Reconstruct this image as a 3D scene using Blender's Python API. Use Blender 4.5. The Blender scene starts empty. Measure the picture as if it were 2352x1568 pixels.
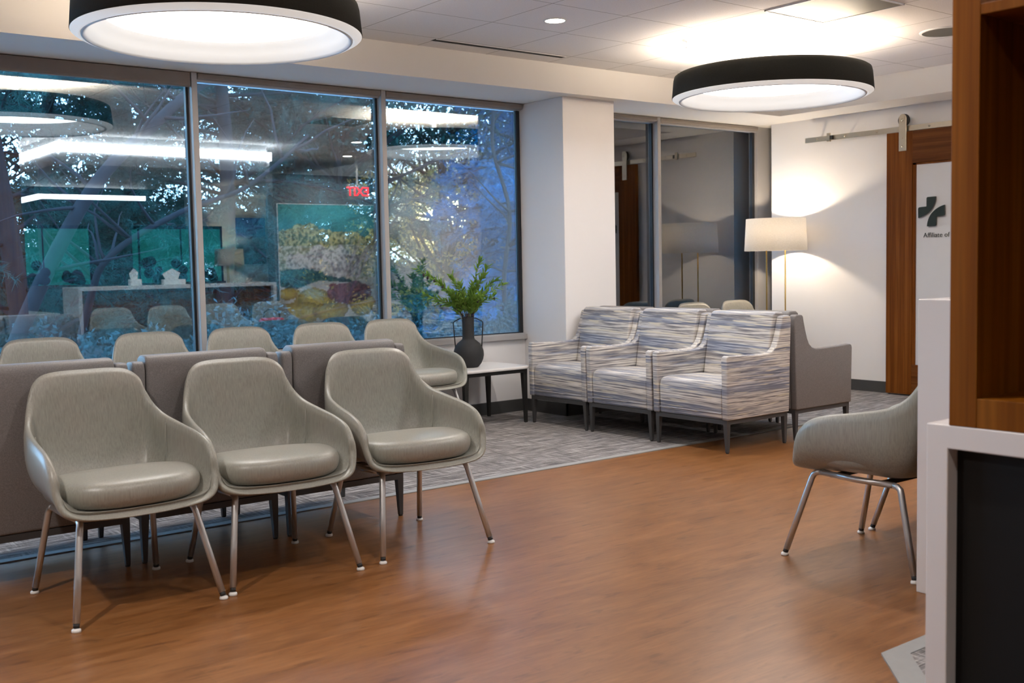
import bpy, bmesh, math, random
import numpy as np
from mathutils import Vector, Matrix, noise as mnoise
from math import pi, sin, cos, radians, sqrt

scene = bpy.context.scene
COL = scene.collection
random.seed(7)
rng = np.random.default_rng(11)

# ------------------------------------------------------------------ camera
F_PX, YAW, PITCH, ROLL, CAM_H = 2494.6, 0.6661918, -0.0707363, 0.0200179, 1.18
fw = Vector((sin(YAW)*cos(PITCH), cos(YAW)*cos(PITCH), sin(PITCH)))
rt = Vector((cos(YAW), -sin(YAW), 0)); up = rt.cross(fw)
rt2 = rt*cos(ROLL) - up*sin(ROLL); up2 = up*cos(ROLL) + rt*sin(ROLL)
cd = bpy.data.cameras.new('camera'); cam = bpy.data.objects.new('camera', cd); COL.objects.link(cam)
M3 = Matrix((rt2, up2, -fw)).transposed()
cam.matrix_world = Matrix.Translation((0, 0, CAM_H)) @ M3.to_4x4()
cd.sensor_width = 36; cd.lens = F_PX/2352*36; cd.clip_start = 0.05; cd.clip_end = 300
cd.dof.use_dof = True; cd.dof.focus_distance = 5.8; cd.dof.aperture_fstop = 4.2
scene.camera = cam
vs = scene.view_settings
vs.view_transform = 'Standard'; vs.look = 'None'; vs.gamma = 1; vs.use_curve_mapping = False; vs.exposure = 0.5

# ------------------------------------------------------------------ materials
def s2l(c):
    return tuple(((v/255)/12.92 if v/255 <= 0.04045 else ((v/255+0.055)/1.055)**2.4) for v in c)
def nm(name):
    m = bpy.data.materials.new(name); m.use_nodes = True
    nt = m.node_tree; nt.nodes.clear()
    out = nt.nodes.new('ShaderNodeOutputMaterial')
    b = nt.nodes.new('ShaderNodeBsdfPrincipled'); nt.links.new(b.outputs[0], out.inputs[0])
    return m, nt, b, out
def N(nt, t, **kw):
    n = nt.nodes.new(t)
    for k, v in kw.items():
        if k.startswith('_'): n.inputs[k[1:].replace('_', ' ')].default_value = v
        else: setattr(n, k, v)
    return n
def coords(nt, scale=(1, 1, 1), src='Object', rot=(0, 0, 0)):
    tc = N(nt, 'ShaderNodeTexCoord'); mp = N(nt, 'ShaderNodeMapping')
    mp.inputs['Scale'].default_value = scale; mp.inputs['Rotation'].default_value = rot
    nt.links.new(tc.outputs[src], mp.inputs[0]); return mp.outputs[0]
def noise(nt, vec, scale=1, detail=2, rough=0.5, dist=0.0):
    n = N(nt, 'ShaderNodeTexNoise'); n.inputs['Scale'].default_value = scale
    n.inputs['Detail'].default_value = detail; n.inputs['Roughness'].default_value = rough
    n.inputs['Distortion'].default_value = dist
    nt.links.new(vec, n.inputs['Vector']); return n.outputs['Fac']
def ramp(nt, fac, stops, interp='LINEAR'):
    r = N(nt, 'ShaderNodeValToRGB'); cr = r.color_ramp; cr.interpolation = interp
    while len(cr.elements) < len(stops): cr.elements.new(0.5)
    for e, (p, c) in zip(cr.elements, stops):
        e.position = p; e.color = (*c, 1)
    nt.links.new(fac, r.inputs[0]); return r.outputs[0]
def mixc(nt, fac, a, b, mode='MIX'):
    m = N(nt, 'ShaderNodeMix', data_type='RGBA', blend_type=mode)
    for i, v in ((0, fac), (6, a), (7, b)):
        if hasattr(v, 'links'): nt.links.new(v, m.inputs[i])
        elif i == 0: m.inputs[i].default_value = v
        else: m.inputs[i].default_value = (*v, 1)
    return m.outputs[2]
def math_(nt, op, a, b=0.0, c=None, clamp=False):
    m = N(nt, 'ShaderNodeMath', operation=op); m.use_clamp = clamp
    for i, v in enumerate((a, b, c)):
        if v is None: continue
        if hasattr(v, 'links'): nt.links.new(v, m.inputs[i])
        else: m.inputs[i].default_value = v
    return m.outputs[0]
def bump(nt, b, h, strength=0.2, dist=0.01):
    n = N(nt, 'ShaderNodeBump'); n.inputs['Strength'].default_value = strength; n.inputs['Distance'].default_value = dist
    nt.links.new(h, n.inputs['Height']); nt.links.new(n.outputs[0], b.inputs['Normal'])
def simple(name, col, rough=0.5, metal=0.0, var=0.06, scale=8, spec=0.5):
    m, nt, b, o = nm(name)
    f = noise(nt, coords(nt), scale, 3)
    a = tuple(max(0, c*(1-var)) for c in col); d = tuple(min(1, c*(1+var)) for c in col)
    nt.links.new(mixc(nt, f, a, d), b.inputs['Base Color'])
    b.inputs['Roughness'].default_value = rough; b.inputs['Metallic'].default_value = metal
    b.inputs['Specular IOR Level'].default_value = spec
    return m
def emis(name, col, strength):
    m, nt, b, o = nm(name)
    b.inputs['Base Color'].default_value = (*col, 1)
    b.inputs['Emission Color'].default_value = (*col, 1); b.inputs['Emission Strength'].default_value = strength
    return m

MAT = {}
MAT['wall'] = simple('painted_wall', (0.80, 0.778, 0.772), 0.75, var=0.015, scale=3, spec=0.3)
MAT['soffit'] = simple('soffit_paint', (0.76, 0.73, 0.69), 0.8, var=0.015, scale=3, spec=0.3)
MAT['darkwall'] = simple('dark_panel_wall', (0.13, 0.115, 0.11), 0.6, var=0.15, scale=2)
MAT['quartz_base'] = None
MAT['blackmetal'] = simple('black_powder_metal', (0.025, 0.024, 0.023), 0.5, 0.3)
MAT['gunmetal'] = simple('charcoal_frame_metal', (0.075, 0.075, 0.078), 0.5, 0.4)
MAT['chrome'] = simple('satin_steel', (0.60, 0.60, 0.60), 0.36, 0.85)
MAT['nickel'] = simple('brushed_nickel', (0.60, 0.54, 0.44), 0.33, 1.0)
MAT['brass'] = simple('brass', (0.62, 0.40, 0.12), 0.3, 1.0)
MAT['frame'] = simple('window_frame_metal', (0.44, 0.42, 0.41), 0.5, 0.15, var=0.03)
MAT['shade'] = simple('roller_shade_taupe', (0.26, 0.225, 0.205), 0.8, var=0.08, scale=14)
MAT['gasket'] = simple('black_gasket', (0.012, 0.014, 0.018), 0.5)
MAT['base'] = simple('rubber_baseboard', (0.055, 0.055, 0.055), 0.5, var=0.1)
MAT['vase'] = simple('matte_black_ceramic', (0.018, 0.019, 0.021), 0.75, var=0.2, scale=40)
MAT['whitetop'] = simple('white_laminate', (0.72, 0.70, 0.69), 0.3, var=0.01)
MAT['darkring'] = simple('charcoal_felt_drum', (0.030, 0.030, 0.026), 0.95, var=0.2, scale=120, spec=0.2)
MAT['whitering'] = simple('white_metal_ring', (0.62, 0.615, 0.61), 0.45, var=0.01)
MAT['black'] = simple('black_panel', (0.008, 0.008, 0.008), 0.6, spec=0.2)
MAT['whiteplastic'] = simple('white_plastic', (0.75, 0.74, 0.72), 0.4, var=0.01)
MAT['rubber'] = simple('black_rubber', (0.02, 0.018, 0.017), 0.6)
MAT['logo'] = simple('dark_green_acrylic', (0.012, 0.022, 0.018), 0.35)
MAT['frost'] = simple('frosted_glass_panel', (0.60, 0.595, 0.60), 0.35, var=0.02)
MAT['trim'] = simple('grey_transition_strip', (0.27, 0.265, 0.255), 0.6, var=0.08, scale=30)
MAT['ventgrey'] = simple('perforated_grey_metal', (0.19, 0.18, 0.155), 0.5, 0.4, var=0.1, scale=6)
MAT['red'] = simple('red_leather', (0.85, 0.015, 0.008), 0.4)
MAT['olive'] = simple('olive_fruit', (0.035, 0.02, 0.03), 0.35)
MAT['stem'] = simple('olive_twig', (0.20, 0.20, 0.07), 0.6)
MAT['ringlight'] = emis('opal_ring_diffuser', (1.0, 0.965, 0.925), 6.6)
MAT['uplight'] = emis('ring_uplight', (1.0, 0.88, 0.73), 9.0)
MAT['rimglow'] = emis('lit_acrylic_rim', (0.72, 0.70, 0.67), 0.42)
MAT['down'] = emis('downlight_lens', (1.0, 0.9, 0.78), 22.0)
MAT['cove'] = emis('linear_led', (0.95, 0.97, 1.0), 9.0)
MAT['exitred'] = emis('exit_letters', (1.0, 0.015, 0.015), 3.5)
MAT['paper'] = simple('paper_tissue', (0.8, 0.8, 0.78), 0.8, var=0.02)

def leafmat(name, c1, c2, sc=3, trans=0.35):
    m, nt, b, o = nm(name)
    f = noise(nt, coords(nt), sc, 2)
    col = mixc(nt, f, c1, c2); nt.links.new(col, b.inputs['Base Color'])
    b.inputs['Roughness'].default_value = 0.6; b.inputs['Specular IOR Level'].default_value = 0.12
    t = N(nt, 'ShaderNodeBsdfTranslucent'); nt.links.new(col, t.inputs[0])
    mx = N(nt, 'ShaderNodeMixShader'); mx.inputs[0].default_value = trans
    nt.links.new(b.outputs[0], mx.inputs[1]); nt.links.new(t.outputs[0], mx.inputs[2])
    nt.links.new(mx.outputs[0], o.inputs[0]); return m
MAT['leaf'] = leafmat('olive_leaf', (0.10, 0.20, 0.030), (0.30, 0.46, 0.09), 9, 0.3)
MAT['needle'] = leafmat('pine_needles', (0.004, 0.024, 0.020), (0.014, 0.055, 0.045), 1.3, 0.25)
MAT['needle2'] = leafmat('dusk_blue_needles', (0.0004, 0.060, 0.135), (0.001, 0.135, 0.27), 1.1, 0.25)  # blue dusk light put into the needle colour
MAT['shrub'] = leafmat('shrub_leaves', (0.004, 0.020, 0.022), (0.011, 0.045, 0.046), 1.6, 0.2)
MAT['sunleaf'] = leafmat('sun_tinted_leaves', (0.20, 0.125, 0.03), (0.55, 0.36, 0.10), 1.6, 0.65)  # yellow glow of the low sun put into the leaf colour
MAT['bark'] = simple('bark', (0.012, 0.011, 0.012), 0.9, var=0.4, scale=9, spec=0.08)
MAT['ground'] = simple('leaf_litter_ground', (0.012, 0.02, 0.022), 0.95, var=0.5, scale=4)

# wood planks of the floor (boards run along x)
def floor_wood():
    m, nt, b, o = nm('vinyl_plank_floor')
    v = coords(nt)
    br = N(nt, 'ShaderNodeTexBrick'); br.offset = 0.37; br.inputs['Scale'].default_value = 1
    br.inputs['Brick Width'].default_value = 1.2; br.inputs['Row Height'].default_value = 0.17
    br.inputs['Mortar Size'].default_value = 0.0012; br.inputs['Mortar Smooth'].default_value = 0.5
    br.inputs['Color1'].default_value = (0.0, 0, 0, 1); br.inputs['Color2'].default_value = (1, 1, 1, 1); br.inputs['Mortar'].default_value = (0.3, 0.3, 0.3, 1)
    nt.links.new(v, br.inputs['Vector'])
    g1 = noise(nt, coords(nt, (2.2, 12, 1)), 1.5, 6, 0.68, 0.5)
    g2 = noise(nt, coords(nt, (4.5, 15, 1)), 1.6, 4, 0.62, 0.4)
    g3 = noise(nt, coords(nt, (9, 90, 1)), 1.0, 3)
    c = ramp(nt, g1, [(0.28, (0.155, 0.056, 0.014)), (0.5, (0.218, 0.088, 0.026)), (0.72, (0.280, 0.124, 0.043))])
    knots = ramp(nt, g2, [(0.0, (0.45, 0.42, 0.40)), (0.32, (0.68, 0.64, 0.61)), (0.42, (1, 1, 1)), (1, (1.08, 1.06, 1.04))])
    c = mixc(nt, 1.0, c, knots, 'MULTIPLY')
    c = mixc(nt, 0.07, c, br.outputs['Color'], 'OVERLAY')
    fine = ramp(nt, g3, [(0.3, (0.88, 0.88, 0.88)), (0.7, (1.08, 1.08, 1.08))])
    c = mixc(nt, 1.0, c, fine, 'MULTIPLY')
    seam = math_(nt, 'MULTIPLY', br.outputs['Fac'], 0.22)
    c = mixc(nt, seam, c, (0.06, 0.03, 0.015))
    nt.links.new(c, b.inputs['Base Color'])
    b.inputs['Roughness'].default_value = 0.32; b.inputs['Specular IOR Level'].default_value = 0.42
    bump(nt, b, g3, 0.03, 0.002); return m
MAT['floor'] = floor_wood()

def carpet():
    m, nt, b, o = nm('woven_carpet_tile')
    a = noise(nt, coords(nt, (4, 110, 1)), 1, 4, 0.65, 0.15)
    c2 = noise(nt, coords(nt, (70, 5, 1)), 1, 4, 0.65, 0.15)
    big = noise(nt, coords(nt, (5, 5, 1)), 1, 2)
    fz = noise(nt, coords(nt), 420, 2)
    sel = ramp(nt, big, [(0.44, (0, 0, 0)), (0.62, (1, 1, 1))])
    st = [(0.34, (0.020, 0.018, 0.019)), (0.42, (0.105, 0.098, 0.102)), (0.50, (0.200, 0.186, 0.184)), (0.57, (0.33, 0.31, 0.305)), (0.65, (0.60, 0.57, 0.55))]
    ca = ramp(nt, a, st); cb = ramp(nt, c2, st)
    c = mixc(nt, math_(nt, 'MULTIPLY', sel, 0.6), ca, cb)
    fr = ramp(nt, fz, [(0.3, (0.7, 0.7, 0.7)), (0.7, (1.3, 1.28, 1.25))])
    nt.links.new(mixc(nt, 1, c, fr, 'MULTIPLY'), b.inputs['Base Color'])
    b.inputs['Roughness'].default_value = 0.95; b.inputs['Specular IOR Level'].default_value = 0.1
    bump(nt, b, fz, 0.6, 0.004); return m
MAT['carpet'] = carpet()

def chair_fabric(name, base):
    m, nt, b, o = nm(name)
    f1 = noise(nt, coords(nt, (230, 230, 16)), 1, 3, 0.6)
    f2 = noise(nt, coords(nt), 5, 2)
    lo = tuple(c*0.80 for c in base); hi = tuple(min(1, c*1.17) for c in base)
    c = ramp(nt, f1, [(0.28, lo), (0.5, base), (0.75, hi)])
    w = ramp(nt, f2, [(0.3, (0.97, 1.0, 0.97)), (0.7, (1.04, 1.0, 0.98))])
    nt.links.new(mixc(nt, 1, c, w, 'MULTIPLY'), b.inputs['Base Color'])
    b.inputs['Roughness'].default_value = 0.38; b.inputs['Specular IOR Level'].default_value = 0.6
    bump(nt, b, f1, 0.12, 0.0015); return m
MAT['sage'] = chair_fabric('sage_grey_upholstery', (0.285, 0.282, 0.252))

def vinyl():
    m, nt, b, o = nm('taupe_grey_vinyl')
    f = noise(nt, coords(nt), 260, 2)
    nt.links.new(ramp(nt, f, [(0.3, (0.150, 0.140, 0.139)), (0.7, (0.225, 0.210, 0.208))]), b.inputs['Base Color'])
    b.inputs['Roughness'].default_value = 0.5; bump(nt, b, f, 0.1, 0.001); return m
MAT['vinyl'] = vinyl()

def streaks():
    m, nt, b, o = nm('streaked_pattern_fabric')
    tc = N(nt, 'ShaderNodeTexCoord'); sp = N(nt, 'ShaderNodeSeparateXYZ'); nt.links.new(tc.outputs['Object'], sp.inputs[0])
    ge = N(nt, 'ShaderNodeNewGeometry'); sn = N(nt, 'ShaderNodeSeparateXYZ'); nt.links.new(ge.outputs['Normal'], sn.inputs[0])
    az = math_(nt, 'ABSOLUTE', sn.outputs['Z'])
    top = math_(nt, 'SMOOTHSTEP', az, 0.0) if False else math_(nt, 'MULTIPLY', math_(nt, 'SUBTRACT', az, 0.55), 4.0, clamp=True)
    negy = math_(nt, 'MULTIPLY', sp.outputs['Y'], 0.9)
    V = math_(nt, 'ADD', sp.outputs['Z'], math_(nt, 'MULTIPLY', top, negy))
    V = math_(nt, 'ADD', V, math_(nt, 'MULTIPLY', sp.outputs['X'], 0.03))
    def vec(sx, sv):
        c = N(nt, 'ShaderNodeCombineXYZ')
        nt.links.new(math_(nt, 'MULTIPLY', sp.outputs['X'], sx), c.inputs[0])
        nt.links.new(math_(nt, 'MULTIPLY', sp.outputs['Y'], sx), c.inputs[1])
        nt.links.new(math_(nt, 'MULTIPLY', V, sv), c.inputs[2]); return c.outputs[0]
    n1 = noise(nt, vec(3.2, 110), 1, 3, 0.6, 0.12)
    n2 = noise(nt, vec(1.2, 22), 1, 2, 0.55, 0.08)
    n3 = noise(nt, vec(4.2, 75), 1, 2, 0.5, 0.1)
    n4 = noise(nt, vec(0.8, 9), 1, 1)
    c = ramp(nt, n1, [(0.32, (0.10, 0.097, 0.115)), (0.42, (0.24, 0.225, 0.225)), (0.50, (0.46, 0.43, 0.41)), (0.58, (0.70, 0.665, 0.61))])
    blue = ramp(nt, n1, [(0.34, (0.10, 0.11, 0.15)), (0.5, (0.21, 0.225, 0.29)), (0.62, (0.50, 0.505, 0.55))])
    bf = ramp(nt, n2, [(0.50, (0, 0, 0)), (0.57, (1, 1, 1))])
    c = mixc(nt, bf, c, blue)
    pf = ramp(nt, n4, [(0.52, (0, 0, 0)), (0.62, (0.8, 0.8, 0.8))])
    c = mixc(nt, pf, c, mixc(nt, 0.6, c, (0.19, 0.205, 0.26)))
    yf = ramp(nt, n3, [(0.60, (0, 0, 0)), (0.66, (1, 1, 1))])
    c = mixc(nt, math_(nt, 'MULTIPLY', yf, 0.85), c, (0.66, 0.60, 0.47))
    nt.links.new(c, b.inputs['Base Color']); b.inputs['Roughness'].default_value = 0.6
    return m
MAT['pattern'] = streaks()

def woodgrain(name, c1, c2, c3, axis='Z', sc=1.0, rough=0.4):
    m, nt, b, o = nm(name)
    s = {'Z': (26, 26, 0.7), 'Y': (26, 0.7, 26)}[axis]
    f = noise(nt, coords(nt, tuple(k*sc for k in s)), 1, 4, 0.6, 0.3)
    g = noise(nt, coords(nt, tuple(k*4*sc for k in s)), 1, 2)
    c = ramp(nt, f, [(0.3, c1), (0.5, c2), (0.7, c3)])
    c = mixc(nt, 1, c, ramp(nt, g, [(0.3, (0.85, 0.85, 0.85)), (0.7, (1.1, 1.1, 1.1))]), 'MULTIPLY')
    nt.links.new(c, b.inputs['Base Color']); b.inputs['Roughness'].default_value = rough; b.inputs['Specular IOR Level'].default_value = 0.15; return m
MAT['wood'] = woodgrain('walnut_door_veneer', (0.105, 0.028, 0.003), (0.160, 0.048, 0.006), (0.210, 0.073, 0.013))
MAT['woodrail'] = woodgrain('walnut_veneer_cross_grain', (0.080, 0.022, 0.004), (0.120, 0.038, 0.008), (0.160, 0.055, 0.013), 'Y')
MAT['woodshelf'] = woodgrain('amber_cabinet_veneer', (0.125, 0.034, 0.001), (0.185, 0.056, 0.003), (0.24, 0.085, 0.009), 'Z', 0.7, 0.45)

def quartz():
    m, nt, b, o = nm('white_quartz')
    f = noise(nt, coords(nt, (1, 1, 1)), 0.9, 3, 0.5, 1.6)
    a = math_(nt, 'ABSOLUTE', math_(nt, 'SUBTRACT', f, 0.5))
    vein = ramp(nt, a, [(0.0, (0.47, 0.40, 0.31)), (0.006, (0.58, 0.53, 0.46)), (0.013, (0.70, 0.66, 0.64))])
    msk = ramp(nt, noise(nt, coords(nt), 2.1, 1), [(0.58, (0, 0, 0)), (0.64, (1, 1, 1))])
    nt.links.new(mixc(nt, msk, (0.70, 0.66, 0.64), vein), b.inputs['Base Color'])
    b.inputs['Roughness'].default_value = 0.25; return m
MAT['quartz'] = quartz()

def tiles():
    m, nt, b, o = nm('acoustic_ceiling_tile')
    tc = N(nt, 'ShaderNodeTexCoord'); sp = N(nt, 'ShaderNodeSeparateXYZ'); nt.links.new(tc.outputs['Object'], sp.inputs[0])
    def line(ax, off, st, hw):
        t = math_(nt, 'DIVIDE', math_(nt, 'SUBTRACT', sp.outputs[ax], off), st)
        fr = math_(nt, 'FRACT', math_(nt, 'ADD', t, 100.5))
        d = math_(nt, 'ABSOLUTE', math_(nt, 'SUBTRACT', fr, 0.5))
        return math_(nt, 'LESS_THAN', d, hw/st)
    l = math_(nt, 'MAXIMUM', line('X', 4.676, 0.5738, 0.0035), line('Y', 4.215, 0.5685, 0.0035))
    f = noise(nt, coords(nt), 130, 3)
    c = ramp(nt, f, [(0.3, (0.70, 0.675, 0.66)), (0.7, (0.76, 0.735, 0.72))])
    nt.links.new(mixc(nt, l, c, (0.36, 0.33, 0.30)), b.inputs['Base Color'])
    b.inputs['Roughness'].default_value = 0.85
    bump(nt, b, math_(nt, 'SUBTRACT', f, l), 0.25, 0.003); return m
MAT['ceiling'] = tiles()

def glassmat():
    m, nt, b, o = nm('tinted_window_glass')
    nt.nodes.remove(b)
    t = N(nt, 'ShaderNodeBsdfTransparent'); t.inputs[0].default_value = (0.80, 0.93, 0.96, 1)
    g = N(nt, 'ShaderNodeBsdfGlossy'); g.inputs['Roughness'].default_value = 0.0; g.inputs[0].default_value = (0.95, 0.97, 1, 1)
    lw = N(nt, 'ShaderNodeFresnel'); lw.inputs[0].default_value = 1.5
    f = math_(nt, 'ADD', math_(nt, 'MULTIPLY', lw.outputs[0], 1.4), 0.115, clamp=True)
    mx = N(nt, 'ShaderNodeMixShader'); nt.links.new(f, mx.inputs[0])
    nt.links.new(t.outputs[0], mx.inputs[1]); nt.links.new(g.outputs[0], mx.inputs[2])
    nt.links.new(mx.outputs[0], o.inputs[0]); return m
MAT['glass'] = glassmat()

def lampshade():
    m, nt, b, o = nm('linen_lamp_shade')
    f = noise(nt, coords(nt, (60, 60, 200)), 1, 2)
    c = ramp(nt, f, [(0.3, (0.78, 0.74, 0.68)), (0.7, (0.86, 0.82, 0.76))])
    nt.links.new(c, b.inputs['Base Color']); b.inputs['Roughness'].default_value = 0.9
    t = N(nt, 'ShaderNodeBsdfTranslucent'); nt.links.new(c, t.inputs[0])
    mx = N(nt, 'ShaderNodeMixShader'); mx.inputs[0].default_value = 0.5
    nt.links.new(b.outputs[0], mx.inputs[1]); nt.links.new(t.outputs[0], mx.inputs[2]); nt.links.new(mx.outputs[0], o.inputs[0]); return m
MAT['lampshade'] = lampshade()

# ------------------------------------------------------------------ geometry helpers
def box(bm, x0, x1, y0, y1, z0, z1):
    vs_ = [bm.verts.new((x, y, z)) for z in (z0, z1) for y in (y0, y1) for x in (x0, x1)]
    for q in ((0, 2, 3, 1), (4, 5, 7, 6), (0, 1, 5, 4), (2, 6, 7, 3), (0, 4, 6, 2), (1, 3, 7, 5)):
        bm.faces.new([vs_[i] for i in q])
    return vs_
def tube(bm, pts, r, seg=10, closed=False):
    pts = [Vector(p) for p in pts]; n = len(pts); rings = []
    rr = r if isinstance(r, (list, tuple)) else [r]*n
    prev = None
    for i, p in enumerate(pts):
        if closed: t = (pts[(i+1) % n] - pts[i-1])
        else: t = pts[min(i+1, n-1)] - pts[max(i-1, 0)]
        t.normalize()
        if prev is None:
            a = Vector((0, 0, 1)) if abs(t.z) < 0.9 else Vector((1, 0, 0))
            u = t.cross(a).normalized()
        else:
            u = (prev - t*prev.dot(t)).normalized()
        prev = u; w = t.cross(u)
        rings.append([bm.verts.new(p + (u*cos(2*pi*k/seg) + w*sin(2*pi*k/seg))*rr[i]) for k in range(seg)])
    m = n if closed else n-1
    for i in range(m):
        a, b = rings[i], rings[(i+1) % n]
        for k in range(seg): bm.faces.new((a[k], a[(k+1) % seg], b[(k+1) % seg], b[k]))
    if not closed:
        bm.faces.new(list(reversed(rings[0]))); bm.faces.new(rings[-1])
def lathe(bm, prof, seg=64, c=(0, 0)):
    rings = []
    for r, z in prof:
        if r < 1e-6: rings.append([bm.verts.new((c[0], c[1], z))])
        else: rings.append([bm.verts.new((c[0]+r*cos(2*pi*k/seg), c[1]+r*sin(2*pi*k/seg), z)) for k in range(seg)])
    for a, b in zip(rings, rings[1:]):
        if len(a) == 1 and len(b) == 1: continue
        for k in range(seg):
            k2 = (k+1) % seg
            if len(a) == 1: bm.faces.new((a[0], b[k], b[k2]))
            elif len(b) == 1: bm.faces.new((a[k], a[k2], b[0]))
            else: bm.faces.new((a[k], a[k2], b[k2], b[k]))
def prism(bm, poly, a0, a1, axis='x'):
    """extrude a 2D outline along an axis; axis x: poly=(y,z); y: poly=(x,z); z: poly=(x,y)"""
    def P(p, a):
        return {'x': (a, p[0], p[1]), 'y': (p[0], a, p[1]), 'z': (p[0], p[1], a)}[axis]
    A = [bm.verts.new(P(p, a0)) for p in poly]; B = [bm.verts.new(P(p, a1)) for p in poly]
    n = len(poly)
    bm.faces.new(A); bm.faces.new(list(reversed(B)))
    for i in range(n): bm.faces.new((A[i], B[i], B[(i+1) % n], A[(i+1) % n]))
def catmull(pts, sub=6, closed=False):
    pts = [Vector(p) for p in pts]; n = len(pts); out = []
    rngi = range(n) if closed else range(n-1)
    for i in rngi:
        if closed: p0, p1, p2, p3 = pts[i-1], pts[i], pts[(i+1) % n], pts[(i+2) % n]
        else: p0, p1, p2, p3 = pts[max(i-1, 0)], pts[i], pts[i+1], pts[min(i+2, n-1)]
        for k in range(sub):
            t = k/sub
            out.append(0.5*((2*p1)+(-p0+p2)*t+(2*p0-5*p1+4*p2-p3)*t*t+(-p0+3*p1-3*p2+p3)*t**3))
    if not closed: out.append(pts[-1])
    return out
def obj(name, bm, mat, parent=None, smooth=False, bevel=0.0, bseg=2, loc=None):
    bmesh.ops.recalc_face_normals(bm, faces=bm.faces)
    me = bpy.data.meshes.new(name); bm.to_mesh(me); bm.free()
    me.materials.append(MAT[mat] if isinstance(mat, str) else mat)
    if smooth: me.polygons.foreach_set('use_smooth', [True]*len(me.polygons))
    o = bpy.data.objects.new(name, me); COL.objects.link(o)
    if parent: o.parent = parent
    if loc: o.location = loc
    if bevel:
        md = o.modifiers.new('bevel', 'BEVEL'); md.width = bevel; md.segments = bseg; md.limit_method = 'ANGLE'; md.angle_limit = radians(35)
        md.harden_normals = False
    return o
def thing(name, label, cat, loc=(0, 0, 0), rz=0, group=None):
    o = bpy.data.objects.new(name, None); COL.objects.link(o); o.empty_display_size = 0.1
    o.location = loc; o.rotation_euler = (0, 0, rz); return tag(o, label, cat, group)
def tag(o, label, cat, group=None, kind=None):
    o['label'] = label; o['category'] = cat
    if group: o['group'] = group
    if kind: o['kind'] = kind
    return o
def struct(name, bm, mat, **kw):
    o = obj(name, bm, mat, **kw); o['kind'] = 'structure'; return o
def B(*boxes):
    bm = bmesh.new()
    for b_ in boxes: box(bm, *b_)
    return bm
def to_mesh(fo):
    dg = bpy.context.evaluated_depsgraph_get(); me = bpy.data.meshes.new_from_object(fo.evaluated_get(dg))
    n = bpy.data.objects.new(fo.name+'_text', me); COL.objects.link(n); n.parent = fo.parent
    n.location = fo.location; n.rotation_euler = fo.rotation_euler
    nme = fo.name; bpy.data.objects.remove(fo); n.name = nme; return n
def kids(o): return [c for c in bpy.data.objects if c.parent == o]
def dup(root, loc, rz, label, group=None):
    r = root.copy(); COL.objects.link(r); r.location = loc; r.rotation_euler = (0, 0, rz); r['label'] = label
    if group: r['group'] = group
    for ch in kids(root):
        c = ch.copy(); COL.objects.link(c); c.parent = r
        for g in kids(ch):
            d = g.copy(); COL.objects.link(d); d.parent = c
    return r

# ------------------------------------------------------------------ room shell
W = 6.81          # window plane
SIL, HEAD = 0.63, 2.445
CEIL = 2.655
XR = 8.36
struct('floor', B((-3.2, 9.1, -4.6, 4.745, -0.06, 0.0)), 'floor')
struct('floor_carpet', B((-3.2, 9.1, 4.785, 7.1, -0.06, 0.003)), 'carpet')
o = struct('trim_1', B((-3.2, 8.36, 4.738, 4.790, -0.02, 0.006)), 'trim', bevel=0.002)
# near carpet corner with its mitred edge strip
bm = bmesh.new(); prism(bm, [(2.86, 1.76), (3.45, 1.76), (3.45, 0.2), (1.6, 0.2), (1.6, 0.55)], -0.01, 0.0035, 'z'); struct('floor_carpet_desk', bm, 'carpet')
bm = bmesh.new(); prism(bm, [(2.80, 1.815), (3.45, 1.815), (3.45, 1.757), (2.862, 1.757)], -0.01, 0.006, 'z')
prism(bm, [(2.80, 1.815), (2.862, 1.757), (1.60, 0.535), (1.56, 0.575)], -0.01, 0.006, 'z'); struct('trim_2', bm, 'trim')
struct('ceiling', B((-3.2, 9.1, -4.6, 7.1, CEIL, CEIL+0.1)), 'ceiling')
# soffit along the windows and the right wall
bm = bmesh.new(); box(bm, -3.2, 9.1, 6.18, 7.1, HEAD, CEIL+0.02); struct('ceiling_soffit', bm, 'soffit')
bm = bmesh.new(); box(bm, 7.94, 9.1, -4.6, 6.18, HEAD, CEIL+0.02); struct('ceiling_soffit_right', bm, 'soffit')
# window wall: apron below sill, column, end post
struct('wall_window', B((-3.2, 9.1, W, 7.05, -0.06, 0.585)), 'wall')
struct('wall_column', B((5.485, 6.02, 6.30, W+0.045, 0, HEAD)), 'wall', bevel=0.004)
struct('wall_right', B((XR, 9.1, 0.25, 6.61, 0, HEAD)), 'wall')
struct('wall_left', B((-3.3, -3.2, -4.6, 7.1, 0, CEIL)), 'wall')
struct('wall_back', B((-3.2, 9.1, -4.7, -4.6, 0, CEIL)), 'darkwall')
struct('wall_far_right', B((9.1, 9.2, -4.6, 7.1, 0, CEIL)), 'wall')
struct('wall_mural', B((6.55, 9.1, 0.05, 0.25, 0, HEAD+0.01)), 'darkwall')
# partition behind the reception desk, dark wood, gives the windows something dark to mirror
struct('baseboard_window', B((-3.2, 5.485, W-0.012, W, 0, 0.10), (6.02, XR+0.2, W-0.012, W, 0, 0.10)), 'base', bevel=0.003)
struct('baseboard_column', B((5.473, 5.485, 6.288, W-0.012, 0, 0.10), (5.473, 6.032, 6.288, 6.30, 0, 0.10), (6.02, 6.032, 6.30, W-0.012, 0, 0.10)), 'base')
struct('baseboard_right', B((XR-0.012, XR, 5.34, 6.62, 0, 0.10), (XR-0.012, XR, 0.25, 4.30, 0, 0.10)), 'base', bevel=0.003)

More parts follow.
